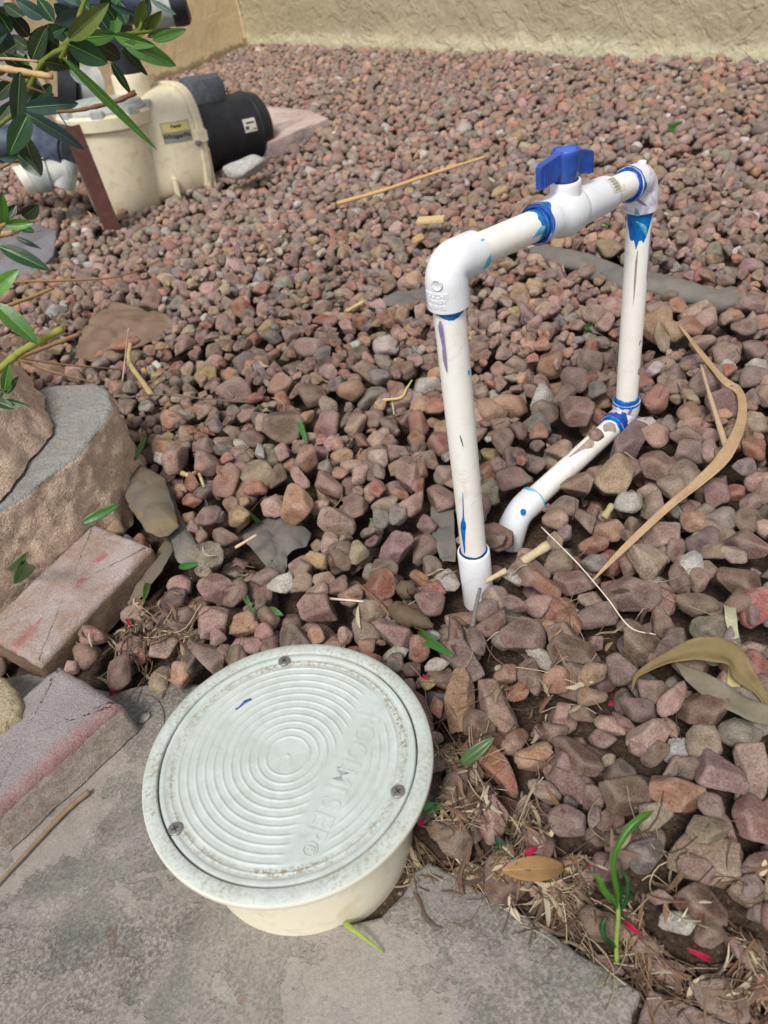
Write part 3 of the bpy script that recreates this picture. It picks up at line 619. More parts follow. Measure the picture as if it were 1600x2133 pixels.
primer('primer_smear', A1+hdir*(V0-.0008), hdir, RV, 0, .0015, PRIM, vb, .8, 2, thick=.0005, tail=[(a_-.8, .35, .010), (a_+.2, .5, .002), (a_-1.3, .4, .006)])
primer('primer_smear', A1+hdir*(V0-.0038), -hdir, RP, 0, .006, PRIM, h1, .4, 4, thick=.0005, tail=[(camang(vc, -hdir), .5, .003)])
primer('primer_ring', A1+hdir*(V1+.0003), hdir, RP, 0, .0015, PRIMD, h1, .5, 6)
# torn bar code sticker across the valve's far socket and the pipe
t_, u_, v_ = basis(hdir); aS = camang(vc, hdir)
def wrapquad(s0, s1, a0, a1, r, mat, parent, name, n=10, jag=0):
    V = []
    for i in range(n+1):
        a = a0+(a1-a0)*i/n; j_ = jag*math.sin(i*2.3)
        for s in (s0+j_, s1-j_*.7): V.append(A1+s*t_+r*(math.cos(a)*u_+math.sin(a)*v_))
    return V, [[2*i, 2*i+1, 2*i+3, 2*i+2] for i in range(n)]
mb = MB(); mb.add(*wrapquad(V1-.016, V1-.0005, aS-.75, aS+.12, RV+.0009, None, None, '', 12, .0012)); 
stk = mb.build('sticker', WHITEP, vb); mb = MB()
for k_ in range(13):
    a = aS-.68+k_*.058; mb.add(*wrapquad(V1-.0135+.001*(k_ % 3), V1-.003, a, a+(.014 if k_ % 3 else .03), RV+.0011, None, None, '', 1))
mb.build('bar_code', INK, stk)
mb = MB(); mb.add(*wrapquad(V1+.001, V1+.014, aS-.15, aS+.25, RP+.0003, None, None, '', 8, .0015)); mb.build('sticker_scrap', WHITEP, h1)
# right elbow and riser
e2 = elbow('elbow', B1_, -up, -hdir, .0310, .0310, FITP)
V, Fc = lathe(B1_+up*(RF-.003)-hdir*.003, up, [(0, .0042), (.0030, .0042), (.0036, .0036), (.0037, .0003)], 24); meshobj('moulding_stub', V, Fc, FIT, e2, auto=40)
primer('primer_ring', B1_-hdir*.0305, -hdir, RP, 0, .0035, PRIMD, h1, .1, 7, thick=.0018)
primer('primer_smear', B1_-hdir*.0312, hdir, RF, 0, .0035, PRIM, e2, .6, 9, thick=.0005, tail=[(camang(B1_, hdir)+.6, .3, .004)])
rimdisc(B1_-hdir*.031, hdir, 0, RP, RF, PRIMD, e2); rimdisc(B1_-up*.031, up, 0, RP, RF-.001, PRIM, e2)
r2 = tube('riser_pipe', lp(B0-up*.01, B1_-up*.03, 8), RP, PVC, rootP)
aR = camang(B1_-up*.06, -up)
primer('primer_ring', B1_-up*.0305, -up, RP, 0, .003, PRIM, r2, .3, 11, thick=.0009, tail=[(aR+.65, .42, .022), (aR-.6, .45, .018), (aR, .5, .020), (aR+.12, .12, .012), (aR-.45, .1, .004), (aR+1.1, .12, .004)])
streak('teal_smear', B1_, -up, RP, [(.038, .25, .0006), (.041, -.1, .003), (.045, -.35, .004), (.050, -.5, .0028), (.055, -.6, .0006)], TEAL, r2, .0013)
streak('brown_streak', B1_, -up, RP, [(.070, -.02, .0006), (.085, .02, .0015), (.11, .02, .0018), (.14, .05, .0015), (.175, .05, .0014), (.196, .03, .0013), (.200, .03, .0003)], BROWNS, r2, .0004)
streak('purple_streak', B1_, -up, RP, [(.05, -1.2, .001), (.075, -1.15, .0014), (.10, -1.2, .0018), (.11, -1.2, .0004)], PURP, r2, .0004)
primer('purple_band', B1_-up*.218, -up, RP, 0, .009, BROWNS, r2, .5, 13, thick=.0003, tail=[(aR+.6, .3, -.007), (aR-.7, .3, .004)])
streak('purple_blotch', B1_-up*.004, -up, RF, [(.003, .75, .0005), (.008, .45, .0018), (.012, .1, .0024), (.016, -.2, .0018), (.018, -.4, .0004)][::-1], PURP, e2, .0005)
streak('blue_drip', B1_, -up, RF, [(.023, .25, .0005), (.026, .2, .0018), (.0308, .15, .0026)], TEAL, e2, .0006)
Cc0 = np.array([B0[0], B0[1], -.004])
# foot of the right riser: 45 degree fitting, pipe half under the stones, sweep elbow going down
zE = .016; Ec = pt(1303, 872, zE); Ec[:2] = B0[:2]; D0 = pt(1282, 905, .012); D1 = pt(1125, 1036, .004)
dl = pt(1076, 1072, -.004)-Cc0; dl /= np.linalg.norm(dl)
zc = -.004; Cc = np.array([B0[0], B0[1], zc])
e3 = elbow('elbow', Cc, up, dl, .024, .030, FITP, .012)
primer('primer_ring', Cc+up*.0235, up, RP, 0, .006, PRIM, r2, .35, 15, thick=.0012)
rimdisc(Cc+up*.024, -up, 0, RP, RF, PRIMD, e3); rimdisc(Cc+dl*.030, -dl, 0, RP, RF, PRIM, e3)
primer('primer_smear', Cc+up*.0240, -up, RF, 0, .004, PRIM, e3, .9, 16, thick=.0005)
primer('primer_ring', Cc+dl*.0295, -dl, RF, -.001, .009, PRIMD, e3, .8, 17, thick=.0007)
G = pt(1076, 1072, -.004); 
lowp = tube('ground_pipe', lp(Cc+dl*.02, G-dl*.02, 6), RP, PVC, rootP)
primer('primer_ring', Cc+dl*.0302, dl, RP, 0, .004, PRIM, lowp, .4, 18, thick=.0009)
dn = np.array([dl[0]*.35-.1, dl[1]*.35, -1.]); e4 = elbow('elbow', G, -dl, dn, .031, .040, FIT, .017)
primer('primer_smear', G-dl*.0308, dl, RF, 0, .002, TEAL, e4, .7, 19, thick=.0004, tail=[(camang(G, dl)+.8, .5, .003)])
streak('blue_spot', G+dl*.0, -dl, RF+.0006, [(-.007, .15, .0004), (-.0045, .15, .003), (-.001, .15, .003), (.0015, .15, .0004)], PRIM, e4, .0006)
streak('teal_smear', A1, hdir, RF, [(.028, .9, .0006), (.031, .8, .004), (.0366, .7, .006)], TEAL, e1, .0004)
streak('teal_smear', A1, hdir, RP, [(V0-.026, .7, .0005), (V0-.020, .55, .0022), (V0-.012, .45, .0036), (V0-.004, .35, .0050)], TEAL, h1, .0004)
streak('blue_dash', A1, hdir, RF, [(.030, -.35, .0004), (.032, -.36, .0009), (.0345, -.35, .0005)], TEAL, e1, .0003)
streak('blue_fleck', A1, -up, RP, [(.088, -.9, .0003), (.0900, -.9, .0011), (.093, -.9, .0004)], PRIM, r1, .0003)
streak('dark_scratch', A0, up, RP, [(.175, .1, .0002), (.182, .02, .0005), (.188, -.04, .0002)], INK, r1, .0002)
streak('blue_fleck', B1_, -up, RP, [(.178, -.85, .0003), (.181, -.85, .0012), (.186, -.8, .0004)], PRIMD, r2, .0003)
streak('teal_fleck', B1_, -up, RP, [(.188, .25, .0004), (.190, .3, .0018), (.192, .35, .0006)], TEAL, r2, .0003)
streak('purple_drip', Cc, up, RF, [(.023, .4, .0014), (.016, .3, .0022), (.009, .1, .0018), (.002, .15, .0006)], PURP, e3, .0004)
streak('blue_blot', Cc, dl, RF, [(.010, .1, .001), (.015, .2, .004), (.020, -.1, .006), (.026, .1, .004)], PRIMD, e3, .0008)
streak('mud_smear', Cc, dl, RP, [(.036, .2, .003), (.042, .1, .009), (.050, .3, .005), (.056, .2, .001)], BROWNS, lowp, .0003)
streak('mud_smear', Cc, dl, RP, [(.075, .6, .002), (.085, .3, .006), (.100, .5, .003), (.12, .7, .001)], BROWNS, lowp, .0003)
# ------------------------------------------------------------------ pool pump
PX = (-.4988, 2.0769, .6064, .837, -.026, -.1225)
kS = PX[3]*1.035; cP, sP, cp_, sp_ = math.cos(PX[2]), math.sin(PX[2]), math.cos(PX[5]), math.sin(PX[5])
def pl(v):                                          # pump frame (along, across, up) -> world
    v = np.atleast_2d(np.asarray(v, float)); a = v[:, 0]*cp_-v[:, 2]*sp_; z = v[:, 0]*sp_+v[:, 2]*cp_
    return np.stack([PX[0]+kS*(a*cP-v[:, 1]*sP), PX[1]+kS*(a*sP+v[:, 1]*cP), kS*z+PX[4]], 1)
rootQ = thing('pool_pump', 'cream plastic pool pump with black motor standing on the gravel by the wall', 'pool pump', (PX[0], PX[1], -.02))
def pp(name, VF, mat, parent=rootQ, **k): return meshobj(name, pl(VF[0]), VF[1], mat, parent, **k)
# strainer pot: tapered, flattened tub
mb = MB()
mb.add(*lathe((0.018, 0, -.022), (0, 0, 1), [(0, .04), (.0, .092), (.012, .100), (.10, .110), (.20, .118), (.237, .119), (.244, .130), (.274, .132), (.280, .126), (.280, .1)], 56))
body = pp('strainer_pot', (np.concatenate(mb.V), mb.F), PUMPC, auto=40)
V, Fc = lathe((0.02, 0, .258), (0, 0, 1), [(0, .118), (.006, .119), (.010, .112), (.020, .104), (.026, .07), (.028, .0)], 48); lidq = pp('strainer_lid', (V, Fc), GPIPE, auto=40)
for k_ in range(8):
    a = k_*math.pi/4+.2; pp('lid_lug', box((0.02+.122*math.cos(a), .122*math.sin(a), .262), ((math.cos(a), math.sin(a), 0), (-math.sin(a), math.cos(a), 0), (0, 0, 1)), (.010, .018, .010), .003), GPIPE, lidq, auto=40)
# bridge and volute
def loft(sec, seg=40):                              # sec: (x, halfwidth, z0, z1, power)
    a = np.linspace(0, 2*np.pi, seg, endpoint=False); V = []
    for x, hw, z0, z1, pw in sec:
        cc, ss = np.cos(a), np.sin(a); V.append(np.c_[np.full(seg, x), hw*np.sign(cc)*np.abs(cc)**(2/pw), (z0+z1)/2+(z1-z0)/2*np.sign(ss)*np.abs(ss)**(2/pw)])
    n = len(sec); Fc = [[i*seg+j, i*seg+(j+1) % seg, (i+1)*seg+(j+1) % seg, (i+1)*seg+j] for i in range(n-1) for j in range(seg)]+[list(range(seg))[::-1], [(n-1)*seg+j for j in range(seg)]]
    return np.concatenate(V), Fc
vol = pp('volute', loft([(.05, .076, .00, .245, 4), (.10, .092, -.006, .262, 4), (.14, .108, -.018, .276, 3.2), (.16, .120, -.024, .284, 2.8), (.215, .128, -.030, .290, 2.7), (.222, .128, -.030, .290, 2.7)]), PUMPC, auto=50)
pp('seal_plate', loft([(.223, .136, -.036, .296, 3.2), (.226, .139, -.038, .299, 3.2), (.243, .139, -.038, .299, 3.2), (.246, .136, -.036, .296, 3.2), (.262, .112, .01, .27, 2.6), (.272, .098, .03, .25, 2.2)]), PUMPC, auto=40)
mb = MB()
mb.add(*box((.232, -.127, .165), ((1, 0, 0), (0, 1, 0), (0, 0, 1)), (.020, .017, .018), .004)); mb.add(*box((.232, -.130, .06), ((1, 0, 0), (0, 1, 0), (0, 0, 1)), (.005, .004, .09), .002))
mb.add(*box((.252, -.126, .05), ((1, 0, 0), (0, 1, 0), (0, 0, 1)), (.004, .004, .08), .0015))
pp('clamp_lug', (np.concatenate(mb.V), mb.F), PUMPC, auto=40)
pp('bolt', lathe((.218, -.136, .150), (0, -1, 0), [(0, .009), (.006, .009), (.007, .007), (.012, .006), (.012, .0)], 12), STEEL, auto=30)
pp('foot', box((.13, -.112, .015), ((1, 0, 0), (0, 1, 0), (0, 0, 1)), (.004, .012, .055), .002), PUMPC, auto=40)
V, Fc = lathe((.135, .035, .255), (0, 0, 1), [(0, .052), (.045, .050), (.072, .050), (.076, .047), (.076, .04)], 40); pp('outlet_port', (V, Fc), PUMPC, auto=40)
# motor
MX, MZ, MR = .50, .132, .104
mot = pp('motor', lathe((.262, 0, MZ), (1, 0, 0), [(0, .05), (0, MR-.004), (.004, MR-.001), (.03, MR), (MX-.262-.03, MR), (MX-.262-.028, MR+.0025), (MX-.262-.022, MR+.0025), (MX-.262-.020, MR-.004), (MX-.262+.012, MR-.006), (MX-.262+.020, MR-.014), (MX-.262+.022, .0)], 64), BLACK, auto=40)
pp('capacitor_housing', loft([(.280, .034, MZ+.075, MZ+.160, 2.6), (.286, .040, MZ+.07, MZ+.168, 2.8), (.395, .040, MZ+.07, MZ+.166, 2.8), (.402, .034, MZ+.075, MZ+.158, 2.6)]), GRAYB, auto=50)
def motorpatch(x0, x1, a0, a1, r, n=6):
    V = []
    for i in range(n+1):
        a = a0+(a1-a0)*i/n
        for x in (x0, x1): V.append((x, r*math.sin(a), MZ+r*math.cos(a)))
    return V, [[2*i, 2*i+1, 2*i+3, 2*i+2] for i in range(n)]
st = pp('rating_sticker', motorpatch(.405, .450, -1.50, -1.14, MR+.0006), WHITEP, mot)
mb = MB(); mb.add(*motorpatch(.410, .422, -1.42, -1.34, MR+.001)); mb.add(*motorpatch(.415, .445, -1.28, -1.23, MR+.001)); mb.add(*motorpatch(.436, .447, -1.45, -1.42, MR+.001)); pp('print', (np.concatenate(mb.V), mb.F), INK, st)
mb = MB()
for k_ in range(4): a = -1.62-k_*.2; mb.add(*motorpatch(.290, .306, a, a-.11, MR+.0006))
pp('vent_slots', (np.concatenate(mb.V), mb.F), DARK, mot)
# name plate on the volute's near side
def onvol(x, z):                                   # a point just outside the volute's near face
    hw = np.interp(x, [.10, .14, .16, .215], [.092, .108, .120, .128]); z0, z1 = -.024, .288; q = np.clip((z-(z0+z1)/2)/((z1-z0)/2), -1, 1)
    return -(hw*(1-np.abs(q)**2.75)**(1/2.75)+.0016)
def volgrid(x0, x1, z0, z1, nx=8, nz=6, e=0):
    V = [(x, onvol(x, z)-e, z) for z in np.linspace(z0, z1, nz) for x in np.linspace(x0, x1, nx)]
    return V, [[j*nx+i, j*nx+i+1, (j+1)*nx+i+1, (j+1)*nx+i] for j in range(nz-1) for i in range(nx-1)]
pl_ = pp('name_plate', volgrid(.128, .208, .160, .212), m_simple('plate_gray', lin(128, 128, 118), lin(146, 146, 134), 60, .4, .4))
pp('plate_stripe', volgrid(.130, .206, .187, .210, e=.0006), m_simple('plate_yellow', lin(206, 196, 120), lin(190, 182, 110), 60, .4, .4), pl_)
for tx, sz, x, z, sh in (('Pentair', .011, .168, .201, .2), ('WhisperFlo', .0165, .166, .176, 0)):
    V, Fc = textmesh(tx, sz, .0002, .0002, shear=sh); W_ = np.array([(x+v[0], onvol(x+v[0], z+v[1])-.0012-v[2], z+v[1]) for v in V]); pp('lettering', (W_, Fc), INK, pl_, smooth=False)
# pipework belonging to the pump set
def pipe(name, pts, r, mat, label, cat='pipe', extra=None, par=None, group=None):
    P = np.asarray(pts); o = meshobj(name, *sweep(P, r, 28), mat, par, auto=40)
    if par is None: tag(o, label, cat, group)
    return o
op = pl([(.135, .035, .325), (.135, .035, .50), (.135, .035, .80)])
pp('outlet_pipe', sweep([(.135, .035, .31), (.135, .035, .42), (.13, .035, .70)], .042, 28), BLACK, auto=40)
sp0 = at(150, 330, 2.12)
q0 = thing('suction_pipe', 'thick dark blue-black pipe entering the pump from the left', 'pipe', (at(0, 300, 2.2)))
P = cr([at(-120, 300, 2.25), at(0, 300, 2.20), at(80, 300, 2.15), at(150, 312, 2.1)], 6); meshobj('pipe_run', *sweep(P, .042, 28), BPIPE, q0, auto=40)
meshobj('collar', *sweep([at(100, 300, 2.14), at(148, 310, 2.1)], .049, 28), BPIPE, q0, auto=40)
q1 = thing('drain_valve', 'dusty white plastic valve fitting low beside the pump, under the dark pipe', 'valve', pt(100, 400, 0))
meshobj('valve_body', *sweep([at(60, 372, 2.10), at(72, 368, 2.1), at(100, 364, 2.1), at(104, 364, 2.1), at(140, 356, 2.1)], [.030, .037, .037, .031, .031], 28), GPIPE, q1, auto=40)
meshobj('valve_stem', *sweep([at(140, 335, 2.1), at(132, 372, 2.1), at(128, 392, 2.1)], [.028, .030, .030], 24), GPIPE, q1, auto=40)
meshobj('valve_cap', *sweep([at(45, 380, 2.1), at(62, 372, 2.1)], [.036, .033], 24), WHITEP, q1, auto=40)
q2 = thing('black_fitting', 'black pipe union behind the oleander above the strainer lid', 'pipe fitting', at(150, 190, 2.3))
meshobj('union', *sweep([at(120, 175, 2.3), at(158, 182, 2.3)], [.052, .052], 28), BLACK, q2, auto=40); meshobj('tail_pipe', *sweep([at(158, 182, 2.3), at(205, 180, 2.32)], .046, 28), GPIPE, q2, auto=40)
q3 = thing('filter_pipe', 'black and white pipe elbow poking in at the top above the pump', 'pipe fitting', at(350, 5, 2.0))
meshobj('black_end', *sweep([at(352, 10, 2.0), at(357, 9, 2.0), at(376, 7, 2.0), at(386, 6, 2.0), at(390, 5, 2.0)], [.037, .042, .042, .040, .030], 28), BLACK, q3, auto=40)
meshobj('white_section', *sweep([at(300, 20, 2.0), at(353, 9, 2.0)], .040, 28), GPIPE, q3, auto=40); meshobj('blue_section', *sweep([at(120, 0, 2.0), at(300, 0, 2.0)], .044, 28), BPIPE, q3, auto=40)
# rusty angle-iron stake
s0_ = pt(243, 494, -.02); s1_ = np.array([s0_[0], s0_[1], 0])
zz_ = .05
for z in np.linspace(.1, .4, 61):
    if proj([s0_[0], s0_[1], z])[1] > 262: zz_ = z
tt_ = np.array([-.06, -.02, 1]); u1 = _X*0+np.array([1, .1, 0.]); u1 /= np.linalg.norm(u1); u2 = np.array([-.35, .94, 0])
topS = np.array([pt(176, 268, zz_)[0], pt(176, 268, zz_)[1], zz_]); 
topS = np.array([s0_[0], s0_[1], zz_])
ax = (topS-s0_)/np.linalg.norm(topS-s0_)
mb = MB(); L_ = np.linalg.norm(topS-s0_)
mb.add(*box((s0_+topS)/2+u1*.0, (u1, u2, ax), (.017, .0025, L_/2), .0008)); mb.add(*box((s0_+topS)/2-u1*.0145+u2*.0225, (u2, u1, ax), (.0195, .0025, L_/2-.0005), .0008))
tag(mb.build('iron_stake', RUST, auto=30), 'rusty brown iron stake driven in front of the cream strainer pot', 'stake')
tag(meshobj('rock', *(lambda q: (q[0], q[1]))(box((0, 0, 0), ((1, 0, 0), (0, 1, 0), (0, 0, 1)), (.01, .01, .01))), FLAG3), 'x', 'rock') if 0 else None
# ------------------------------------------------------------------ gravel
COL = dict(m=(148, 120, 110), p=(186, 150, 138), o=(184, 142, 112), r=(170, 110, 88), g=(138, 132, 124), w=(206, 202, 194), t=(170, 148, 126), b=(126, 100, 86), d=(104, 90, 86), u=(132, 112, 110), y=(196, 160, 108))
DES = .04
CNAME = dict(m='mauve-brown', p='dusty pink', o='orange-tan', r='brick-red', g='gray', w='whitish', t='tan', b='brown', d='dark gray-brown', u='purplish', y='yellow-ochre')
for _k in COL:
    _a = np.array(COL[_k], float); COL[_k] = tuple(_a*(1-DES)+_a.mean()*DES)
def ico(sub):
    bm = bmesh.new(); bmesh.ops.create_icosphere(bm, subdivisions=sub, radius=1); V = np.array([v.co for v in bm.verts]); Fc = np.array([[v.index for v in f.verts] for f in bm.faces]); bm.free(); return V, Fc
ICO = {s: ico(s) for s in (2, 3, 4)}
def rockshape(sub, seed, nplanes=10, ang=.5):
    """unit stone: a sphere cut by random planes with worn edges"""
    r = np.random.default_rng(seed); D, Fc = ICO[sub]; N = []; nplanes = int(r.integers(7, 12))
    for _ in range(400):
        v = r.normal(size=3); v /= np.linalg.norm(v)
        if all(v.dot(u) < .72 for u in N): N.append(v)
        if len(N) == nplanes: break
    N = np.array(N); d = r.uniform(.52, .88, len(N)); ang = r.uniform(.5, 1.6); q = D @ N.T; t = np.where(q > .05, d/np.maximum(q, .05), 9.0)
    k = 16+ang*26; rad = -np.log(np.exp(-k*t).sum(1)+np.exp(-k*1.12))/k
    V = D*rad[:, None]
    if sub >= 3: V = V*(1+.035*vnoise(V+seed*3.1, 2.2, 3)[:, None]+.014*vnoise(V+seed, 8, 3)[:, None])
    ext = (V.max(0)-V.min(0))/2; V = (V-(V.max(0)+V.min(0))/2)/ext
    return V
PROTO = {2: [rockshape(2, s) for s in range(60)], 3: [rockshape(3, 100+s) for s in range(60)]}
GX0, GX1, GY0, GY1, RES = -1.05, 1.45, -.05, 4.0, .0035
NX, NY = int((GX1-GX0)/RES), int((GY1-GY0)/RES)
gx = GX0+(np.arange(NX)+.5)*RES; gy = GY0+(np.arange(NY)+.5)*RES; GXm, GYm = np.meshgrid(gx, gy)
Hm = soil_z(GXm, GYm).reshape(NY, NX)
# gentle mounds of the bed: a little higher towards the back and right, thin near the slab corner
blocked = np.zeros((NY, NX), bool)
for P in POLYS: blocked |= inpoly(GXm, GYm, P)
def behind(a, u, m=.02):                             # the far side of a wall line
    n = np.array([u[1], -u[0]]); 
    if np.dot(-a, n) < 0: n = -n
    return ((GXm-a[0])*n[0]+(GYm-a[1])*n[1]) < m
blocked |= behind(CORN, uR) | behind(CORN, uL, .02)
G0 = A0[:2]
for c_, r_ in ((A0, RF+.004), ): blocked |= (GXm-c_[0])**2+(GYm-c_[1])**2 < r_**2
def segd(P0, P1):
    d = (P1-P0)[:2]; L2 = d.dot(d); t = np.clip(((GXm-P0[0])*d[0]+(GYm-P0[1])*d[1])/L2, 0, 1); return np.hypot(GXm-P0[0]-t*d[0], GYm-P0[1]-t*d[1])
sd0 = segd(Cc, G); Hm = np.where(sd0 < RP, np.maximum(Hm, Cc[2]-.002+np.sqrt(np.maximum(RP**2-sd0**2, 0))), Hm)
pipe_keep = sd0 < RP*.75
ed = np.hypot(GXm-Cc[0], GYm-Cc[1]); blocked |= ed < RF+.004; blocked |= np.hypot(GXm-Cc[0]+.006, GYm-Cc[1]+.024) < .018; ge = np.hypot(GXm-G[0], GYm-G[1]); Hm = np.where(ge < RF+.004, .03, Hm)
# bare fabric showing through: pixel outlines, kept clear of the upper stones
FABP = {
 'mid': [(500, 1120), (560, 1080), (582, 1060), (600, 1085), (650, 1110), (640, 1140), (600, 1160), (588, 1215), (570, 1245), (548, 1240), (560, 1190), (530, 1150)],
 'riser': [(898, 1060), (945, 1040), (950, 1170), (922, 1170), (900, 1120)],
 'back': [(1125, 522), (1230, 540), (1330, 570), (1440, 596), (1520, 625), (1535, 640), (1450, 635), (1370, 606), (1290, 584), (1200, 560), (1125, 535)],
 'left': [(268, 985), (290, 968), (345, 1000), (370, 1060), (412, 1150), (405, 1180), (370, 1168), (350, 1130), (330, 1200), (268, 1262), (300, 1200), (330, 1110), (290, 1100), (265, 1040)],
 'brown': [(165, 690), (215, 650), (255, 632), (300, 645), (365, 665), (345, 700), (300, 725), (215, 745), (160, 740)],
 'top': [(790, 628), (830, 612), (905, 600), (905, 640), (850, 645)],
}
for nme, pp_ in FABP.items(): blocked |= inpoly(GXm, GYm, pxpoly(pp_, -.005))
pumpc = pl([(.02, 0, 0)])[0]; blocked |= np.hypot(GXm-pumpc[0], GYm-pumpc[1]) < .10
stones = []                                          # x, y, z, a, b, c, R(3x3), tint, seed, manual
def patch(x, y, r):
    i0 = int((x-r-GX0)/RES); i1 = int((x+r-GX0)/RES)+2; j0 = int((y-r-GY0)/RES); j1 = int((y+r-GY0)/RES)+2
    return max(i0, 0), min(i1, NX), max(j0, 0), min(j1, NY)
def drop(x, y, a, b, c, yaw, tint, man=None, sink=.12, tilt=True, seed=None):
    _d = (G-Cc)[:2]; _t = ((x-Cc[0])*_d[0]+(y-Cc[1])*_d[1])/_d.dot(_d); _s = math.hypot(x-Cc[0]-min(1, max(0, _t))*_d[0], y-Cc[1]-min(1, max(0, _t))*_d[1])
    if _s < RP+.8*b and not (man is not None and .22 < _t < .62): return False
    i0, i1, j0, j1 = patch(x, y, max(a, b)*1.05)
    if i1-i0 < 3 or j1-j0 < 3: return False
    sub = Hm[j0:j1, i0:i1]; X = GXm[j0:j1, i0:i1]-x; Y = GYm[j0:j1, i0:i1]-y; cs, sn = math.cos(yaw), math.sin(yaw)
    U = (X*cs+Y*sn)/a; W = (-X*sn+Y*cs)/b; rho = U*U+W*W; inn = rho < .80
    if inn.sum() < 4: inn = rho < 1.0
    if inn.sum() < 3: return False
    n = np.array([0, 0, 1.])
    if tilt:
        A = np.c_[X[inn], Y[inn], np.ones(inn.sum())]; g, *_ = np.linalg.lstsq(A, sub[inn], rcond=None)
        g = np.clip(g[:2]*.75, -.65, .65)+rng.normal(0, .13, 2); 
    else: g = rng.normal(0, .08, 2)
    n = np.array([-g[0], -g[1], 1.]); n /= np.linalg.norm(n)
    low = -c*np.sqrt(np.maximum(1-rho, 0))+g[0]*X+g[1]*Y
    dz = (sub-low)[inn]; z = np.quantile(dz, .96)-sink*c
    if man is None and z+c*.8 > .016+.006*math.sin(x*9+1)*math.cos(y*7)-float(dip(x, y)): return False
    if man is not None: z = min(z, .009)
    up_ = z+c*np.sqrt(np.maximum(1-rho, 0))+g[0]*X+g[1]*Y; m_ = rho < 1.0
    sub[m_] = np.maximum(sub[m_], up_[m_]*.98)
    u = np.array([cs, sn, 0]); u = u-u.dot(n)*n; u /= np.linalg.norm(u); v = np.cross(n, u)
    stones.append((x, y, z, a, b, c, np.array([u, v, n]), tint, seed if seed is not None else int(rng.integers(1e6)), man)); return True
def inview(x, y, m=90):
    q = proj([x, y, 0]); return q[2] > 0 and -m < q[0] < 1600+m and -m < q[1] < 2133+m*1.6
CK = list('mpo rgwtbduy'.replace(' ', '')); CP = np.array([.28, .12, .13, .09, .09, .035, .10, .10, .03, .035, .01]); CP /= CP.sum()
def rcol():
    k_ = CK[rng.choice(len(CK), p=CP)]; c = np.array(COL[k_])*rng.uniform(.80, 1.12)+rng.normal(0, 5, 3); return k_, np.array(lin(*np.clip(c, 20, 250)))
def rsize():
    s = float(np.clip(rng.lognormal(math.log(.0140), .30), .0075, .021)); el = rng.uniform(1.0, 1.45); fl = rng.uniform(.55, .9); return s*math.sqrt(el), s/math.sqrt(el), s*fl
def density(x, y):                                   # thinner cover by the slab corner and left of the cover
    q = proj([x, y, 0])
    if q[0] > 850 and q[1] > 1700+max(0, q[0]-1250)*.5: return .6
    if q[0] < 500 and 1180 < q[1] < 1480: return .45
    if q[0] < 260 and q[1] > 400 and q[1] < 860: return .75
    return 1.0
def layer(sp, jit, prob=1.0, lowpick=1, sc_=1.0, gap=0):
    pts = []; rows = int((GY1-GY0)/(sp*.87))
    for j in range(rows):
        y = GY0+j*sp*.87
        for i in range(int((GX1-GX0)/sp)): pts.append((GX0+(i+.5*(j % 2))*sp, y))
    pts = np.array(pts); pr = projA(np.c_[pts, 0*pts[:, 0]]); ok = (pr[:, 2] > 0) & (pr[:, 0] > -130) & (pr[:, 0] < 1730) & (pr[:, 1] > 40) & (pr[:, 1] < 2330); pts = pts[ok]
    rng.shuffle(pts)
    for x0, y0 in pts:
        if rng.random() > prob: continue
        best = None
        for _ in range(lowpick):
            x, y = x0+rng.uniform(-jit, jit), y0+rng.uniform(-jit, jit); i, j = int((x-GX0)/RES), int((y-GY0)/RES)
            if not (0 <= i < NX and 0 <= j < NY) or blocked[j, i] or manmask[j, i]: continue
            if best is None or Hm[j, i] < best[0]: best = (Hm[j, i], x, y)
        if best is None or rng.random() > density(best[1], best[2]): continue
        _, x, y = best; a, b, c = rsize(); a, b, c = a*sc_, b*sc_, c*sc_
        i0, i1, j0, j1 = patch(x, y, a*.7)
        if blocked[j0:j1, i0:i1].mean() > .10: continue
        if manmask[j0:j1, i0:i1].mean() > (.16 if y < .62 else .26): continue
        if gap:
            I0, I1, J0, J1 = patch(x, y, .022)
            if best[0] > np.median(Hm[J0:J1, I0:I1])-gap: continue
        k_, t = rcol(); drop(x, y, a, b, c, rng.uniform(0, math.pi), t, None)
manmask = np.zeros((NY, NX), bool)
layer(.030, .006, .97)
layer(.025, .009, .9, 4, .85)
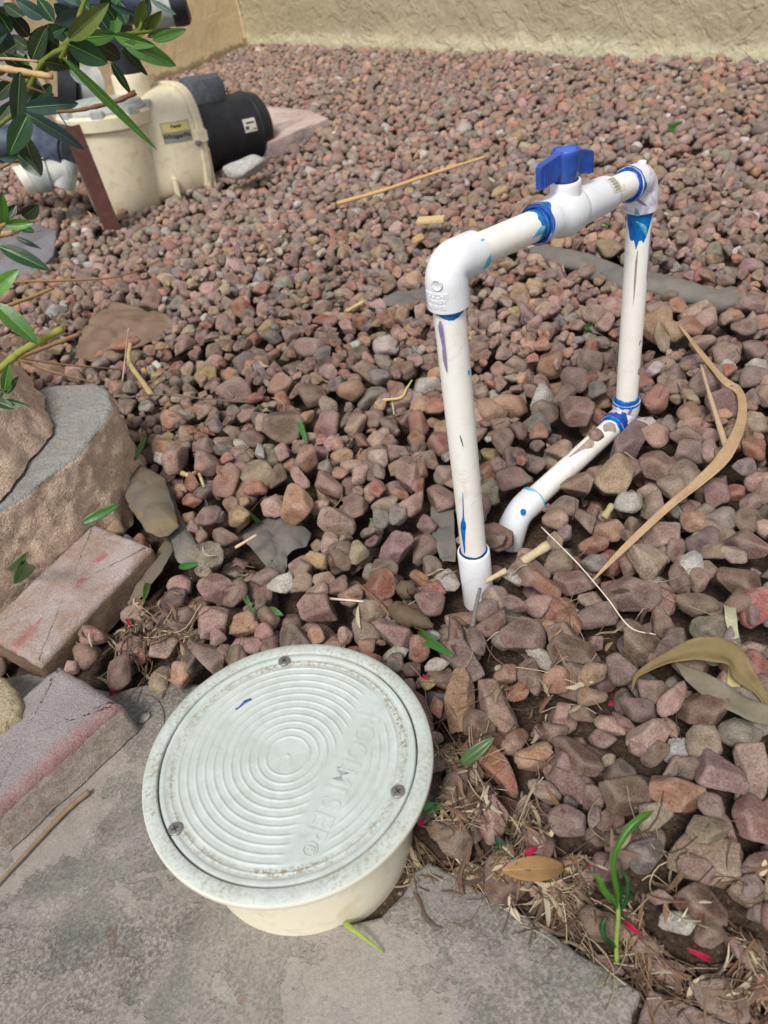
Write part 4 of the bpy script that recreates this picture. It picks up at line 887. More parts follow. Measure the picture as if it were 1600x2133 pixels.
# stones traced one by one from the photograph: crop origin, crop scale, then x, y, length, width, angle, colour
TR = []
def tr(ox, oy, s, txt):
    for ln in txt.strip().split(';'):
        f_ = ln.split()
        if len(f_) == 6: TR.append((ox+float(f_[0])/s, oy+float(f_[1])/s, float(f_[2])/s, float(f_[3])/s, math.radians(float(f_[4])), f_[5]))
tr(860, 1250, 2.162, """215 455 250 135 97 o;380 485 255 140 62 p;525 352 180 105 75 m;640 362 140 110 25 o;812 340 150 110 -45 o;805 440 140 95 5 o;880 562 140 115 50 p;1055 615 200 125 10 p;
690 165 170 150 30 m;835 75 190 90 0 m;725 250 250 100 5 b;575 255 120 90 60 w;945 285 145 120 10 u;1010 190 180 130 60 b;1165 210 175 130 10 u;1350 140 200 120 10 g;1435 210 180 70 60 g;
1075 395 150 140 -60 m;1165 445 180 100 -65 p;1020 500 210 100 20 u;1310 485 210 180 40 b;1465 598 200 130 20 g;1310 645 170 130 10 t;1385 800 240 150 20 m;1195 878 270 170 15 o;950 885 240 180 15 b;
385 760 260 120 70 r;545 712 175 110 -10 o;465 640 170 90 -60 o;730 715 250 120 30 b;355 980 200 140 92 p;695 995 180 130 10 m;1325 1045 210 180 70 t;1520 990 260 170 80 m;1530 780 240 120 70 p;
595 850 160 90 15 t;185 840 170 120 -15 b;330 860 100 90 20 b;130 1040 130 90 0 b;565 1090 150 130 40 b;1050 1150 210 150 5 g;640 600 130 100 0 m;750 610 80 50 40 m;850 635 140 70 15 m;
190 155 160 80 75 m;285 195 120 80 70 u;360 120 150 70 -30 b;500 175 190 150 30 m;605 125 100 70 5 o;700 100 130 100 50 r;655 40 140 70 15 r;340 45 110 110 0 u;210 35 150 80 -20 t;560 30 130 90 20 p;
860 55 200 80 30 u;1135 75 120 110 0 b;1080 265 60 55 0 b;1275 30 210 90 10 b;1545 140 130 60 -15 t;1520 75 80 80 0 m;1550 250 130 110 0 r;1490 520 200 90 15 b;1560 350 130 130 0 m;
110 300 120 60 20 w;60 180 130 100 40 u;230 290 190 110 45 u;30 230 110 90 -60 r;110 480 110 70 80 r;45 490 240 60 65 m;290 560 170 130 50 b;420 340 110 90 -10 o;1500 440 210 70 20 g;
820 960 130 60 80 u;1010 680 90 70 0 m;670 510 90 80 0 p;940 560 130 60 40 b;770 530 130 60 20 b;560 600 90 60 60 m;480 430 120 80 20 r;100 620 80 60 0 m;1340 940 140 110 40 m;1160 770 120 60 -30 u;1090 700 130 80 -50 b;""")
tr(860, 1650, 2.162, """1060 320 220 200 10 g;1190 590 180 90 15 w;1290 520 260 160 30 b;850 545 200 160 60 b;880 720 170 90 10 m;1340 640 190 120 15 m;1400 870 300 170 20 m;1515 440 120 110 50 g;1550 330 170 110 -20 b;
1480 640 150 110 60 m;1560 690 150 130 80 b;1060 640 150 100 40 b;1170 740 170 110 10 b;1270 350 180 110 20 m;1100 480 170 60 20 t;560 215 150 140 30 b;110 170 150 80 -5 b;1600 560 90 120 0 b;1330 730 60 60 0 m;""")
tr(860, 780, 2.667, """440 215 160 110 15 o;445 120 110 80 0 t;715 125 115 110 10 w;735 220 175 90 -15 m;905 210 170 120 30 m;505 380 150 110 75 m;665 430 130 70 30 g;560 560 190 110 15 m;725 520 180 110 -60 g;
805 425 150 70 -5 t;855 575 100 100 0 m;1040 455 130 120 20 o;935 630 190 130 10 m;1130 590 200 150 -30 t;1205 710 150 130 30 w;1330 745 160 110 -10 t;1200 400 270 120 -48 m;1270 430 230 50 -55 r;
1360 510 170 140 40 m;1510 560 170 150 0 m;1340 345 150 120 50 p;1505 360 180 110 0 m;1525 440 170 90 -5 u;1395 105 100 95 0 o;1545 140 110 80 0 t;1530 225 130 120 0 o;1425 235 100 80 0 g;
1310 220 80 110 60 w;1350 130 110 110 45 r;1440 80 120 60 0 m;1390 890 190 180 -30 p;1085 860 180 110 5 o;1010 945 180 85 8 r;800 815 150 85 5 o;835 740 160 100 0 m;960 810 160 90 55 m;
615 940 150 80 -15 p;790 900 130 80 40 t;815 1010 160 150 -40 t;1010 1040 150 100 10 g;1290 1035 240 130 25 t;880 1155 190 150 55 m;640 1085 230 160 30 m;560 1140 120 60 20 w;675 1260 190 100 5 r;
735 1190 200 80 30 r;470 1235 170 140 0 t;1215 1210 260 210 30 m;1545 1065 130 150 30 w;1450 980 130 100 20 m;1560 1215 240 130 0 b;190 1075 150 110 30 w;60 895 130 130 0 m;90 985 110 90 0 m;
150 635 150 130 50 m;150 735 90 90 60 o;180 520 130 70 -10 t;40 540 130 80 -45 r;30 620 90 120 0 r;70 760 110 120 0 m;55 190 130 100 10 o;30 290 100 100 0 r;140 380 150 110 50 r;90 480 110 80 0 m;
840 140 150 90 0 m;900 40 150 90 30 m;1030 90 110 90 0 g;550 180 100 200 60 o;300 1270 200 90 -20 t;90 1260 170 150 0 m;1450 650 150 110 60 t;1480 1150 110 140 0 b;450 930 60 150 88 b;
570 1290 170 70 0 u;440 1320 110 80 0 u;1390 1300 140 80 0 b;850 1310 180 90 25 r;990 1270 150 90 10 t;1550 820 160 90 10 o;1220 830 110 80 0 b;1190 910 80 70 0 b;1020 350 90 60 0 m;""")
tr(450, 600, 3.048, """455 900 220 160 15 b;700 845 200 120 5 m;995 665 190 80 -30 g;855 670 160 120 10 o;1080 385 150 90 5 w;1310 760 140 110 0 o;1010 830 140 110 60 b;895 880 110 110 20 t;730 1000 90 90 0 p;
1030 975 130 90 -15 t;800 1080 120 110 -30 o;575 1100 190 120 20 o;285 1190 220 140 10 t;420 1060 130 110 60 p;285 1050 130 70 75 w;80 1240 160 150 0 o;535 1215 150 80 60 p;520 1385 220 160 -40 o;
1230 1190 200 150 -80 m;1040 1180 100 90 80 u;800 1190 100 90 0 o;915 1190 120 100 0 p;715 1260 170 110 40 m;1250 1380 110 150 20 p;1170 1330 120 80 -5 r;1030 1290 90 100 60 r;1090 1390 190 80 10 t;
770 1470 220 140 15 t;150 1460 180 140 60 y;340 1345 150 120 -35 p;260 1280 140 70 0 r;50 1560 160 90 10 m;230 1560 190 60 -25 p;400 1215 130 80 -60 b;620 680 130 150 60 b;415 620 160 90 -25 o;
130 650 180 110 10 m;320 240 110 100 30 y;610 380 120 130 -50 p;180 130 150 90 0 r;680 150 110 90 0 b;700 220 190 50 5 r;830 250 140 80 50 p;1220 270 90 80 0 y;1400 250 120 70 0 o;370 330 120 60 -20 g;
480 310 110 90 0 p;1060 480 110 90 70 g;960 530 170 80 10 m;930 470 150 90 -30 t;1290 540 110 90 20 m;1330 640 180 90 -20 w;870 1150 90 110 -60 t;240 1850 250 150 20 m;420 1890 110 180 -70 w;
540 1810 160 130 -35 p;310 1770 130 200 60 m;520 1670 180 110 -15 p;640 1740 150 100 0 y;915 1690 140 110 -70 t;1140 1640 240 130 -30 m;1300 1570 180 130 -10 m;1360 1660 120 110 10 m;1050 1480 110 90 0 g;
950 1490 130 50 20 g;1160 1450 120 110 0 g;830 1600 150 80 -80 t;720 1630 140 90 -20 p;800 1720 150 110 50 b;1050 1900 210 170 0 r;1070 1780 170 90 0 b;690 1870 140 80 -20 t;860 1960 160 150 60 p;
660 2050 260 150 5 m;1000 2060 190 120 -10 t;1340 2000 160 160 40 p;1210 1880 150 80 20 m;790 1900 140 110 0 m;60 1810 180 170 -10 t;200 1730 90 100 70 p;40 2090 110 110 0 w;130 1930 160 140 0 b;
550 1890 130 110 0 t;660 1950 140 100 20 t;620 1920 120 80 0 t;460 2040 130 110 0 b;1400 1790 20 20 0 w;1450 1740 130 110 20 w;1400 1230 160 110 40 t;1450 1190 120 80 -10 t;1420 960 130 110 -50 r;""")
tr(0, 900, 2.857, """1050 170 140 190 60 p;1100 130 170 110 30 p;740 90 100 150 70 o;970 70 90 140 70 o;1330 110 110 60 0 g;1230 90 110 80 0 m;1360 310 160 140 10 o;1240 190 150 100 0 p;1150 310 130 90 50 r;
1260 500 150 100 -10 m;1285 590 160 70 0 p;1140 405 130 60 20 r;1110 465 100 80 40 o;1030 800 130 100 10 p;1000 920 210 110 -15 d;1170 960 170 80 80 b;1030 1080 260 130 -15 u;1275 1140 190 170 0 p;
1310 940 170 170 -40 m;1250 1350 190 170 50 m;1080 1440 150 120 -10 o;930 1390 150 160 0 t;1440 1120 180 110 -20 o;1350 1330 130 90 -50 m;1300 1230 100 90 0 p;1480 1290 190 110 15 p;670 330 110 100 -40 r;
650 530 110 110 10 o;780 570 110 90 0 o;740 250 110 90 -20 p;1490 500 0 0 0 y;690 1410 170 150 0 b;740 1230 190 90 0 m;1390 1010 170 170 0 o;1150 1370 170 110 70 d;350 610 190 110 -20 y;290 670 100 70 60 g;""")
tr(1200, 600, 3.047, """645 120 120 100 0 r;530 250 170 130 40 o;620 290 90 150 60 o;720 260 190 90 15 r;830 215 160 100 5 p;800 350 170 100 5 t;960 370 190 120 10 m;1140 340 190 110 5 u;1060 240 160 90 -10 m;
965 445 120 60 0 w;1160 445 150 110 10 w;950 510 150 70 0 r;1110 560 210 90 -5 u;820 600 190 140 20 m;960 740 190 150 40 m;1120 715 130 90 0 u;1110 770 80 40 0 o;1150 850 210 90 10 t;1130 1010 190 110 15 r;
1070 1120 170 80 10 g;1160 1210 190 110 0 p;1010 1290 130 120 0 r;900 1220 160 110 0 m;880 1320 150 130 -30 m;830 620 100 90 0 m;585 590 120 100 0 m;490 530 110 90 0 w;130 170 190 90 10 m;70 130 180 90 5 p;
180 390 170 80 -5 m;100 440 160 100 10 m;60 600 140 80 0 r;760 1500 210 130 15 o;800 1610 250 130 10 d;910 1470 210 140 25 g;1080 1490 190 130 15 b;1080 1640 320 150 20 m;990 1710 190 80 15 t;
1040 1860 280 170 30 b;745 1790 180 150 60 w;660 1680 160 100 -20 p;770 1950 310 190 8 t;1010 2000 210 160 35 b;1130 2090 120 100 0 p;150 1830 20 20 0 w;500 1080 150 130 10 m;660 1170 200 150 20 m;
520 900 150 150 0 p;720 1130 0 0 0 m;540 320 90 130 0 t;520 160 130 100 30 t;230 130 90 130 60 p;180 230 120 100 0 p;740 90 0 0 0 p;1100 120 190 90 5 m;1150 60 130 60 -10 b;""")
def wpt(px, py): return pt(px, py, .004)[:2]
seen = []
for px_, py_, L_, W_, an, ck in TR:
    if L_ < 12: continue
    if any((px_-q[0])**2+(py_-q[1])**2 < (min(L_, q[2])*.46)**2 for q in seen): continue
    seen.append((px_, py_, L_))
    c0 = wpt(px_, py_+W_*.08); dx, dy = math.cos(an), math.sin(an)
    e0, e1_ = wpt(px_-dx*L_/2, py_-dy*L_/2), wpt(px_+dx*L_/2, py_+dy*L_/2); f0, f1 = wpt(px_+dy*W_/2, py_-dx*W_/2), wpt(px_-dy*W_/2, py_+dx*W_/2)
    a = np.linalg.norm(e1_-e0)/2; b = np.linalg.norm(f1-f0)/2; dv = e1_-e0; yaw = math.atan2(dv[1], dv[0])
    dist = np.linalg.norm(np.r_[c0, 0]-CAM); lm = .5*math.hypot(L_, W_)*dist/F_PX      # foreshortening makes far stones look flat: cap by the apparent size
    a = min(a, 1.12*.5*L_*dist/F_PX*1.25); b = min(b, 1.18*.5*W_*dist/F_PX*1.3); a, b = a*1.0, b*1.0
    if b > a: a, b, yaw = b, a, yaw+math.pi/2
    c = min(b*.92, (a+b)/2*.72)
    t = np.array(lin(*np.clip(np.array(COL[ck])*rng.uniform(.90, 1.08)+rng.normal(0, 3, 3), 20, 250)))
    i, j = int((c0[0]-GX0)/RES), int((c0[1]-GY0)/RES)
    if not (0 <= i < NX and 0 <= j < NY): continue
    if (not blocked[j, i] or py_ > 1700 or px_ < 420) and drop(c0[0], c0[1], a, b, c, yaw, t, ck, sink=.12):
        i0, i1, j0, j1 = patch(c0[0], c0[1], a); X = GXm[j0:j1, i0:i1]-c0[0]; Y = GYm[j0:j1, i0:i1]-c0[1]
        U = (X*math.cos(yaw)+Y*math.sin(yaw))/a; Wd = (-X*math.sin(yaw)+Y*math.cos(yaw))/b; manmask[j0:j1, i0:i1] |= (U*U+Wd*Wd) < 1.25
blocked |= segd(Cc, G) < RP*.9
_tc = -Cc[:2]/np.linalg.norm(Cc[:2])
for q_ in (0, .02, .035): blocked |= np.hypot(GXm-Cc[0]-_tc[0]*q_, GYm-Cc[1]-_tc[1]*q_) < .030
for q_ in (0, .02): blocked |= np.hypot(GXm-G[0]-_tc[0]*q_, GYm-G[1]-_tc[1]*q_) < .028
blocked |= np.hypot(GXm-A0[0], GYm-A0[1]+.02) < .030
layer(.027, .010, .95, 5)
layer(.030, .014, .9, 6, 1.05)
layer(.032, .016, .9, 8, 1.05)
layer(.024, .012, .6, 6, .85)
layer(.020, .010, .75, 8, .60, .003)
print('stones', len(stones))
# which stones show largest: those become objects of their own
S_P = np.array([[s[0], s[1], s[2]] for s in stones]); pr = projA(S_P); dist = np.linalg.norm(S_P-CAM, axis=1)
size = np.array([math.sqrt(s[3]*s[4]) for s in stones])/dist*F_PX
vis = (pr[:, 0] > 5) & (pr[:, 0] < 1595) & (pr[:, 1] > 60) & (pr[:, 1] < 2125)
exposed = np.array([1.0 if Hm[min(NY-1, max(0, int((s[1]-GY0)/RES))), min(NX-1, max(0, int((s[0]-GX0)/RES)))] <= s[2]+s[5]*1.15 else .0 for s in stones])
man = np.array([s[9] is not None for s in stones]); score = size*exposed*vis*(1+.25*man)
order = np.argsort(-score); IND = set(order[:300].tolist())
def stone_verts(s, sub, big=False):
    x, y, z, a, b, c, Rm, tint, seed, _ = s
    V = (rockshape(4 if big else 3, seed) if sub == 4 else PROTO[sub][seed % 60]); return V*np.array([a*1.04, b*1.04, c*1.04])@Rm+np.array([x, y, z])
LM = {'the lid rim': (900, 1600), 'the lid top': (650, 1330), 'the near riser foot': (1000, 1225), 'the low elbow': (1075, 1150),
      'the far riser foot': (1300, 915), 'the reed leaf bend': (1540, 870), 'the reed leaf tip': (1232, 1212), 'the curled dry leaf': (1440, 1360),
      'the green seedling': (1285, 1960), 'the oval tan leaf': (1115, 1815), 'the flagstone tip': (895, 1790), 'the pale brick corner': (318, 1145), 'the folded gray cloth': (330, 1080),
      'the gray fabric patch': (590, 1130), 'the split-face block': (250, 930), 'the bare litter patch': (1150, 1560), 'the far fabric strip': (1350, 600), 'the purple brick tip': (280, 1500)}
LMw = {k_: pt(*v, 0)[:2] for k_, v in LM.items()}
near = {}
def cname(t):
    v = np.array(t[:3]); return min(COL, key=lambda k_: np.abs(v-np.array(lin(*COL[k_]))[:3]).sum())
for i in IND:
    s = stones[i]; k_ = min(LMw, key=lambda q: np.hypot(*(LMw[q]-np.array(s[:2])))); ck = s[9] or cname(s[7]); near.setdefault((k_, ck), []).append((np.hypot(*(LMw[k_]-np.array(s[:2]))), i))
ORD = ['nearest', 'second nearest', 'third nearest', 'fourth nearest', 'fifth nearest', 'sixth nearest', 'seventh nearest', 'eighth nearest', 'ninth nearest', 'tenth nearest', 'eleventh nearest', 'twelfth nearest', 'thirteenth nearest', 'fourteenth nearest', 'fifteenth nearest', 'sixteenth nearest']
for (k_, ck), lst in near.items():
    lst.sort()
    for rk, (_, i) in enumerate(lst):
        s = stones[i]; bg_ = size[i] > 34; V = stone_verts(s, 4, bg_); el = s[3]/s[4]; shp = 'long' if el > 1.55 else ('flat' if s[5] < s[4]*.62 else ('big' if s[3] > .021 else 'blocky'))
        o = meshobj('gravel_stone', V, ICO[4 if bg_ else 3][1], ROCK, tint=s[7], loc=(s[0], s[1], s[2]-s[5]))
        tag(o, f"{shp} {CNAME[ck]} stone, {ORD[min(rk, 15)]} such colour to {k_}", 'stone', 'stones of the gravel bed')
VV, FF, TT, n0 = [], [], [], 0
bur = np.array([Hm[min(NY-1, max(0, int((s[1]-GY0)/RES))), min(NX-1, max(0, int((s[0]-GX0)/RES)))] > s[2]+s[5]*1.7 for s in stones])
for i, s in enumerate(stones):
    if i in IND or bur[i]: continue
    sub = 3 if dist[i] < 1.7 and vis[i] else 2
    V = stone_verts(s, sub); VV.append(V); FF.append(ICO[sub][1]+n0); TT.append(np.tile(s[7], (len(V), 1))); n0 += len(V)
def bigmesh(name, VV, FF, TT, mat, kind='stuff'):
    V = np.concatenate(VV); Fc = np.concatenate(FF); T = np.concatenate(TT); me = bpy.data.meshes.new(name); me.vertices.add(len(V)); me.vertices.foreach_set('co', V.astype(np.float32).ravel())
    k_ = Fc.shape[1]; me.loops.add(Fc.size); me.loops.foreach_set('vertex_index', Fc.astype(np.int32).ravel()); me.polygons.add(len(Fc)); me.polygons.foreach_set('loop_start', np.arange(0, Fc.size, k_, dtype=np.int32)); me.polygons.foreach_set('loop_total', np.full(len(Fc), k_, np.int32))
    me.update(calc_edges=True); me.polygons.foreach_set('use_smooth', np.ones(len(Fc), bool)); a = me.color_attributes.new('tint', 'FLOAT_COLOR', 'POINT'); a.data.foreach_set('color', T.astype(np.float32).ravel()); me.materials.append(mat)
    o = bpy.data.objects.new(name, me); C.objects.link(o); return tag(o, kind=kind)
o = bigmesh('gravel', VV, FF, TT, ROCK); tag(o, 'crushed reddish landscaping gravel filling the bed between the slabs and the walls', 'gravel')
def hgt(P):
    i = np.clip(((P[:, 0]-GX0)/RES).astype(int), 0, NX-1); j = np.clip(((P[:, 1]-GY0)/RES).astype(int), 0, NY-1); return Hm[j, i]
# solid things raise the height map so that litter lies on them
for P, z_ in zip(POLYS, [SLABZ, SLABZ, .008, .006, zb, .03, .036, .045, None]):
    if z_ is not None: Hm[inpoly(GXm, GYm, P)] = z_
# ------------------------------------------------------------------ cloth, leaves, sticks, litter
def drape(name, px, mat, label, z=.0, folds=4, amp=.006, dz=0, cat='fabric scrap', rings=16, ctr=None, dome=0.0, thick=None):
    """a limp piece of ground cloth with the traced outline, folds and a ragged edge"""
    O = np.array([pt(x, y, z)[:2] for x, y in px]); Q = []
    for i in range(len(O)):
        a, b = O[i], O[(i+1) % len(O)]
        for q in np.linspace(0, 1, 10, endpoint=False): Q.append(a+(b-a)*q)
    Q = np.array(Q); c = O.mean(0) if ctr is None else pt(*ctr, z)[:2]; m = len(Q)
    Q += .0015*np.c_[vnoise(np.c_[Q*120, 0*Q[:, 0]], 1, 2), vnoise(np.c_[Q*120, 0*Q[:, 0]+3], 1, 2)]
    V = [[c[0], c[1]]]; W = [0]
    for k in range(1, rings+1): V += (c+(Q-c)*(k/rings)).tolist(); W += [k/rings]*m
    V = np.array(V); W = np.array(W); dl_ = rng.uniform(0, 3.14); ph = V@np.array([math.cos(dl_), math.sin(dl_)])
    n1 = vnoise(np.c_[V*26, 0*V[:, 0]+dl_], 1, 3); zz = z+amp*(np.abs(np.sin(ph*folds*30+n1*2.5))**.7*2-1)*.6+amp*n1*.8+dome*(1-W**2)+dz
    V = np.c_[V, zz]; Fc = [[0, 1+j, 1+(j+1) % m] for j in range(m)]
    for k in range(rings-1): Fc += [[1+k*m+j, 1+(k+1)*m+j, 1+(k+1)*m+(j+1) % m, 1+k*m+(j+1) % m] for j in range(m)]
    o = meshobj(name, V, Fc, mat); s_ = o.modifiers.new('thickness', 'SOLIDIFY'); s_.thickness = .0012
    return tag(o, label, cat)
drape('fabric_scrap', FABP['mid'], FAB, 'patch of gray weed fabric bare between stones in the middle of the bed', -.020, 2, .007, cat='weed fabric', ctr=(585, 1130), dome=.006)
drape('fabric_scrap', [(x, y) for x, y in FABP['riser']], FAB, 'small patch of gray weed fabric left of the near riser foot', -.018, 2, .005, cat='weed fabric')
drape('fabric_scrap', [(785, 632), (830, 608), (905, 596), (908, 645), (850, 650)], FAB, 'dark gray fabric patch left of the near elbow, half under stones', -.008, 2, .004, cat='weed fabric')
drape('cloth_scrap', [(268, 988), (292, 966), (345, 1000), (362, 1050), (372, 1100), (350, 1118), (335, 1122), (308, 1108), (280, 1070), (264, 1040)], FABS, 'folded dusty gray cloth between the split-face block and the stones', .012, 1, .004, cat='cloth', dome=.012)
drape('cloth_scrap', [(350, 1005), (366, 1050), (385, 1095), (408, 1130), (420, 1168), (395, 1182), (372, 1172), (358, 1130), (346, 1060)], FAB, 'loose gray cloth flap hanging down beside the folded dusty cloth', -.004, 1, .003, cat='cloth', dome=.006)
drape('cloth_scrap', [(352, 1115), (362, 1150), (340, 1190), (300, 1245), (270, 1264), (266, 1254), (300, 1200), (330, 1150)], FABS, 'narrow tail of gray cloth reaching down along the pale brick', -.010, 1, .003, cat='cloth')
drape('cloth_scrap', [(155, 745), (172, 690), (210, 650), (236, 632), (262, 638), (300, 642), (370, 668), (345, 700), (300, 722), (225, 745), (190, 752)], FABB, 'brown cloth lying over the stones behind the split-face blocks', .004, 2, .006, cat='cloth', dome=.010)
# the far strip: a tube-like roll of fabric
P = cr([pt(1108, 518, .004), pt(1200, 540, .006), pt(1290, 572, .008), pt(1380, 590, .008), pt(1460, 612, .004), pt(1545, 636, -.006)], 8)
V, Fc = sweep(P, [.010, .018]+[.024]*(len(P)-8)+[.026, .03, .030, .026, .02, .012], 22); V += .008*np.c_[vnoise(V*30, 1, 4), vnoise(V*40+5, 1, 3), vnoise(V*40+9, 1, 3)]; V[:, 2] = (V[:, 2]-.004)*.55+.001
tag(meshobj('fabric_roll', V, Fc, FAB), 'long gray roll of weed fabric lying behind the far riser', 'weed fabric')

def leafmesh(base, tip, width, bow=0.0, face=None, curl=.25, n=12, wave=0.0, asym=0, roll=0.0, blunt=False):
    """lance-shaped leaf with a midrib fold; points in world space"""
    base, tip = np.asarray(base, float), np.asarray(tip, float); ax = tip-base; L = np.linalg.norm(ax); t = ax/L
    mid = (base+tip)/2; f = (CAM-mid) if face is None else np.asarray(face, float); f = f-f.dot(t)*t; f /= np.linalg.norm(f); s = np.cross(t, f)
    if roll: f, s = f*math.cos(roll)+s*math.sin(roll), s*math.cos(roll)-f*math.sin(roll)
    V = []; cols = 7
    for i in range(n+1):
        q = i/n; w_ = width/2*(math.sin(math.pi*min(1, q**.8*(.93 if not blunt else .75)+.035))**.85); 
        if q > .97 and not blunt: w_ *= .3
        c = base+ax*q+f*bow*L*math.sin(math.pi*q)+s*wave*L*math.sin(2*math.pi*q)
        for k in range(cols):
            u = (k/(cols-1)*2-1); V.append(c+s*u*w_+f*(abs(u)**1.3*w_*curl)-(f*.0006*(1-abs(u)) if abs(u) < .01 else 0))
    Fc = [[i*cols+j, i*cols+j+1, (i+1)*cols+j+1, (i+1)*cols+j] for i in range(n) for j in range(cols-1)]
    return np.array(V), Fc, cols
def leaf_into(mb, base, tip, width, col, rib=None, **k):
    V, Fc, cols = leafmesh(base, tip, width, **k); T = np.tile(np.r_[col, 1.0], (len(V), 1))
    st_v = 1+.12*vnoise(V*90, 1, 2); T[:, :3] *= st_v[:, None]
    mb.add(V, Fc, T)
    if rib is not None:                              # raised pale midrib
        c = V[cols//2::cols]; f = np.cross(c[-1]-c[0], V[cols-1]-V[0]); d = (CAM-c.mean(0)); f = np.cross(V[6*cols+cols-1]-V[6*cols], c[-1]-c[0]); f /= np.linalg.norm(f)+1e-9
        if f.dot(d) < 0: f = -f
        v, fc = sweep(c[:-1]+f*.0002, np.linspace(.0006, .0002, len(c)-1)*(width/.02)**.5, 5); mb.add(v, fc, np.asarray(rib))
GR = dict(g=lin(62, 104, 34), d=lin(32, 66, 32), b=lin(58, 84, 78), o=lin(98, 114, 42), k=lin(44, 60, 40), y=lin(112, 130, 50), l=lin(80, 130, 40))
RIBC = np.array(lin(132, 160, 96))[:3]
ol = thing('oleander_bush', 'green oleander shrub with long narrow leaves hanging in from the upper left', 'shrub', at(-260, 250, .9))
fol = MB(); st_ = MB(); dst = MB()
OX = """385 215 605 15 75 o .72;450 212 648 190 62 g .75;640 200 864 250 60 g .74;690 240 978 366 78 g .73;850 225 1037 163 46 g .76;820 205 950 155 30 g .77;380 245 600 350 95 d .74;540 240 668 330 80 k .78;350 318 872 832 42 g .70;
390 388 522 480 50 b .72;245 345 392 372 56 d .74;130 600 436 575 72 b .74;125 622 322 605 50 d .75;122 618 470 832 58 b .72;112 400 92 725 72 k .70;155 640 50 862 90 d .71;130 740 222 982 88 k .72;0 880 110 862 40 b .70;100 862 228 980 52 k .70;620 348 728 522 36 d .75;
680 270 822 420 36 d .78;270 145 170 330 95 k .78;180 330 262 140 70 k .79;285 470 150 600 50 d .78;600 165 500 20 70 d .80;770 170 800 0 60 o .78;800 160 900 60 50 o .78;838 0 980 82 26 b .74;800 95 830 -10 46 b .78;620 30 752 82 28 b .72;
430 200 250 140 70 b .82;330 250 180 180 60 k .84;200 300 60 200 60 k .83;420 140 300 20 70 b .82;300 120 210 -10 60 d .84;160 200 40 60 60 k .84;60 180 -20 60 60 d .82;240 100 90 0 60 b .82;120 90 20 20 50 k .8;560 100 640 -20 60 b .83;500 60 420 -30 50 d .8;
700 130 660 10 50 d .82;90 250 -30 330 60 k .8;180 380 40 420 50 d .8;60 460 -40 560 60 k .8;140 480 60 610 56 d .79;230 230 370 150 50 d .81;330 330 240 210 60 d .8;20 300 130 380 50 k .79;-20 120 90 300 50 b .8;350 60 470 130 40 k .83;740 200 850 120 46 o .8;
0 1240 12 1070 60 l .70;30 1250 186 1238 48 l .70;130 1205 215 1138 66 k .73;30 1215 90 1138 46 d .72;100 1252 192 1290 40 d .73;40 1255 30 1150 34 g .72;640 110 560 -20 60 d .82;480 240 330 120 56 d .8;280 300 130 280 60 k .81;-30 700 70 560 50 k .78"""
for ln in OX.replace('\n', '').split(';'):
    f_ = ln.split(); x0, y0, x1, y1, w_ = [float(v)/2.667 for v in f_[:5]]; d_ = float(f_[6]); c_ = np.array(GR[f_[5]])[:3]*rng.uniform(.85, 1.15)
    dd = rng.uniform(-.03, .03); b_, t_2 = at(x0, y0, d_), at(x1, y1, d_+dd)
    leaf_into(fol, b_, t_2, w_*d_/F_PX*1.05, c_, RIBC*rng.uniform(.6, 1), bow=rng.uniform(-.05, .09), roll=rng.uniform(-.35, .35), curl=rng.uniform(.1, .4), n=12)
for ln in """0 365 332 522 92 d .72;-60 690 122 515 90 l .72;-30 745 258 1015 112 g .70;30 1325 62 1140 62 g .71;40 1345 122 1228 42 d .72;30 1388 202 1432 40 d .71;-30 1390 96 1445 66 d .71;-60 1330 30 1330 40 d .71;100 300 275 378 32 b .74;-80 300 20 150 60 l .72;60 1300 120 1250 34 g .72""".split(';'):
    f_ = ln.split(); x0, y0, x1, y1, w_ = [float(v)/3.2 for v in f_[:5]]; y0 += 400; y1 += 400; d_ = float(f_[6]); c_ = np.array(GR[f_[5]])[:3]
    leaf_into(fol, at(x0, y0, d_), at(x1, y1, d_-.01), w_*d_/F_PX*.95, c_, RIBC, bow=.05, roll=rng.uniform(-.25, .25), curl=.22, n=14)
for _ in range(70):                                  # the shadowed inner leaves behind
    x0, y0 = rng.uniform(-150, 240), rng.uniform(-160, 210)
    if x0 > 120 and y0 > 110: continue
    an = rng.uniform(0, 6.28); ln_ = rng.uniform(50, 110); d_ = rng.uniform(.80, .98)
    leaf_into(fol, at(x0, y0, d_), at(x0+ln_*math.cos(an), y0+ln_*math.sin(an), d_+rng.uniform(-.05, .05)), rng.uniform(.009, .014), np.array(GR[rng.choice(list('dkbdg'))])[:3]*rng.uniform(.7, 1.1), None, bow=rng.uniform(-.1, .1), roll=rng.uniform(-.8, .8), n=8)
meshf = fol.build('foliage', LEAFT, ol)
def stem(mbx, pts, r0, r1, col, s=8, knots=0):
    P = cr([at(*p) for p in pts], 6); R_ = np.linspace(r0, r1, len(P)); R_ = R_*(1+.12*np.sin(np.arange(len(P))*1.7)); v, fc = sweep(P, R_, s); mbx.add(v, fc, np.array(lin(*col))[:3])
GS, BS, TS = (104, 116, 48), (122, 92, 66), (196, 160, 112)
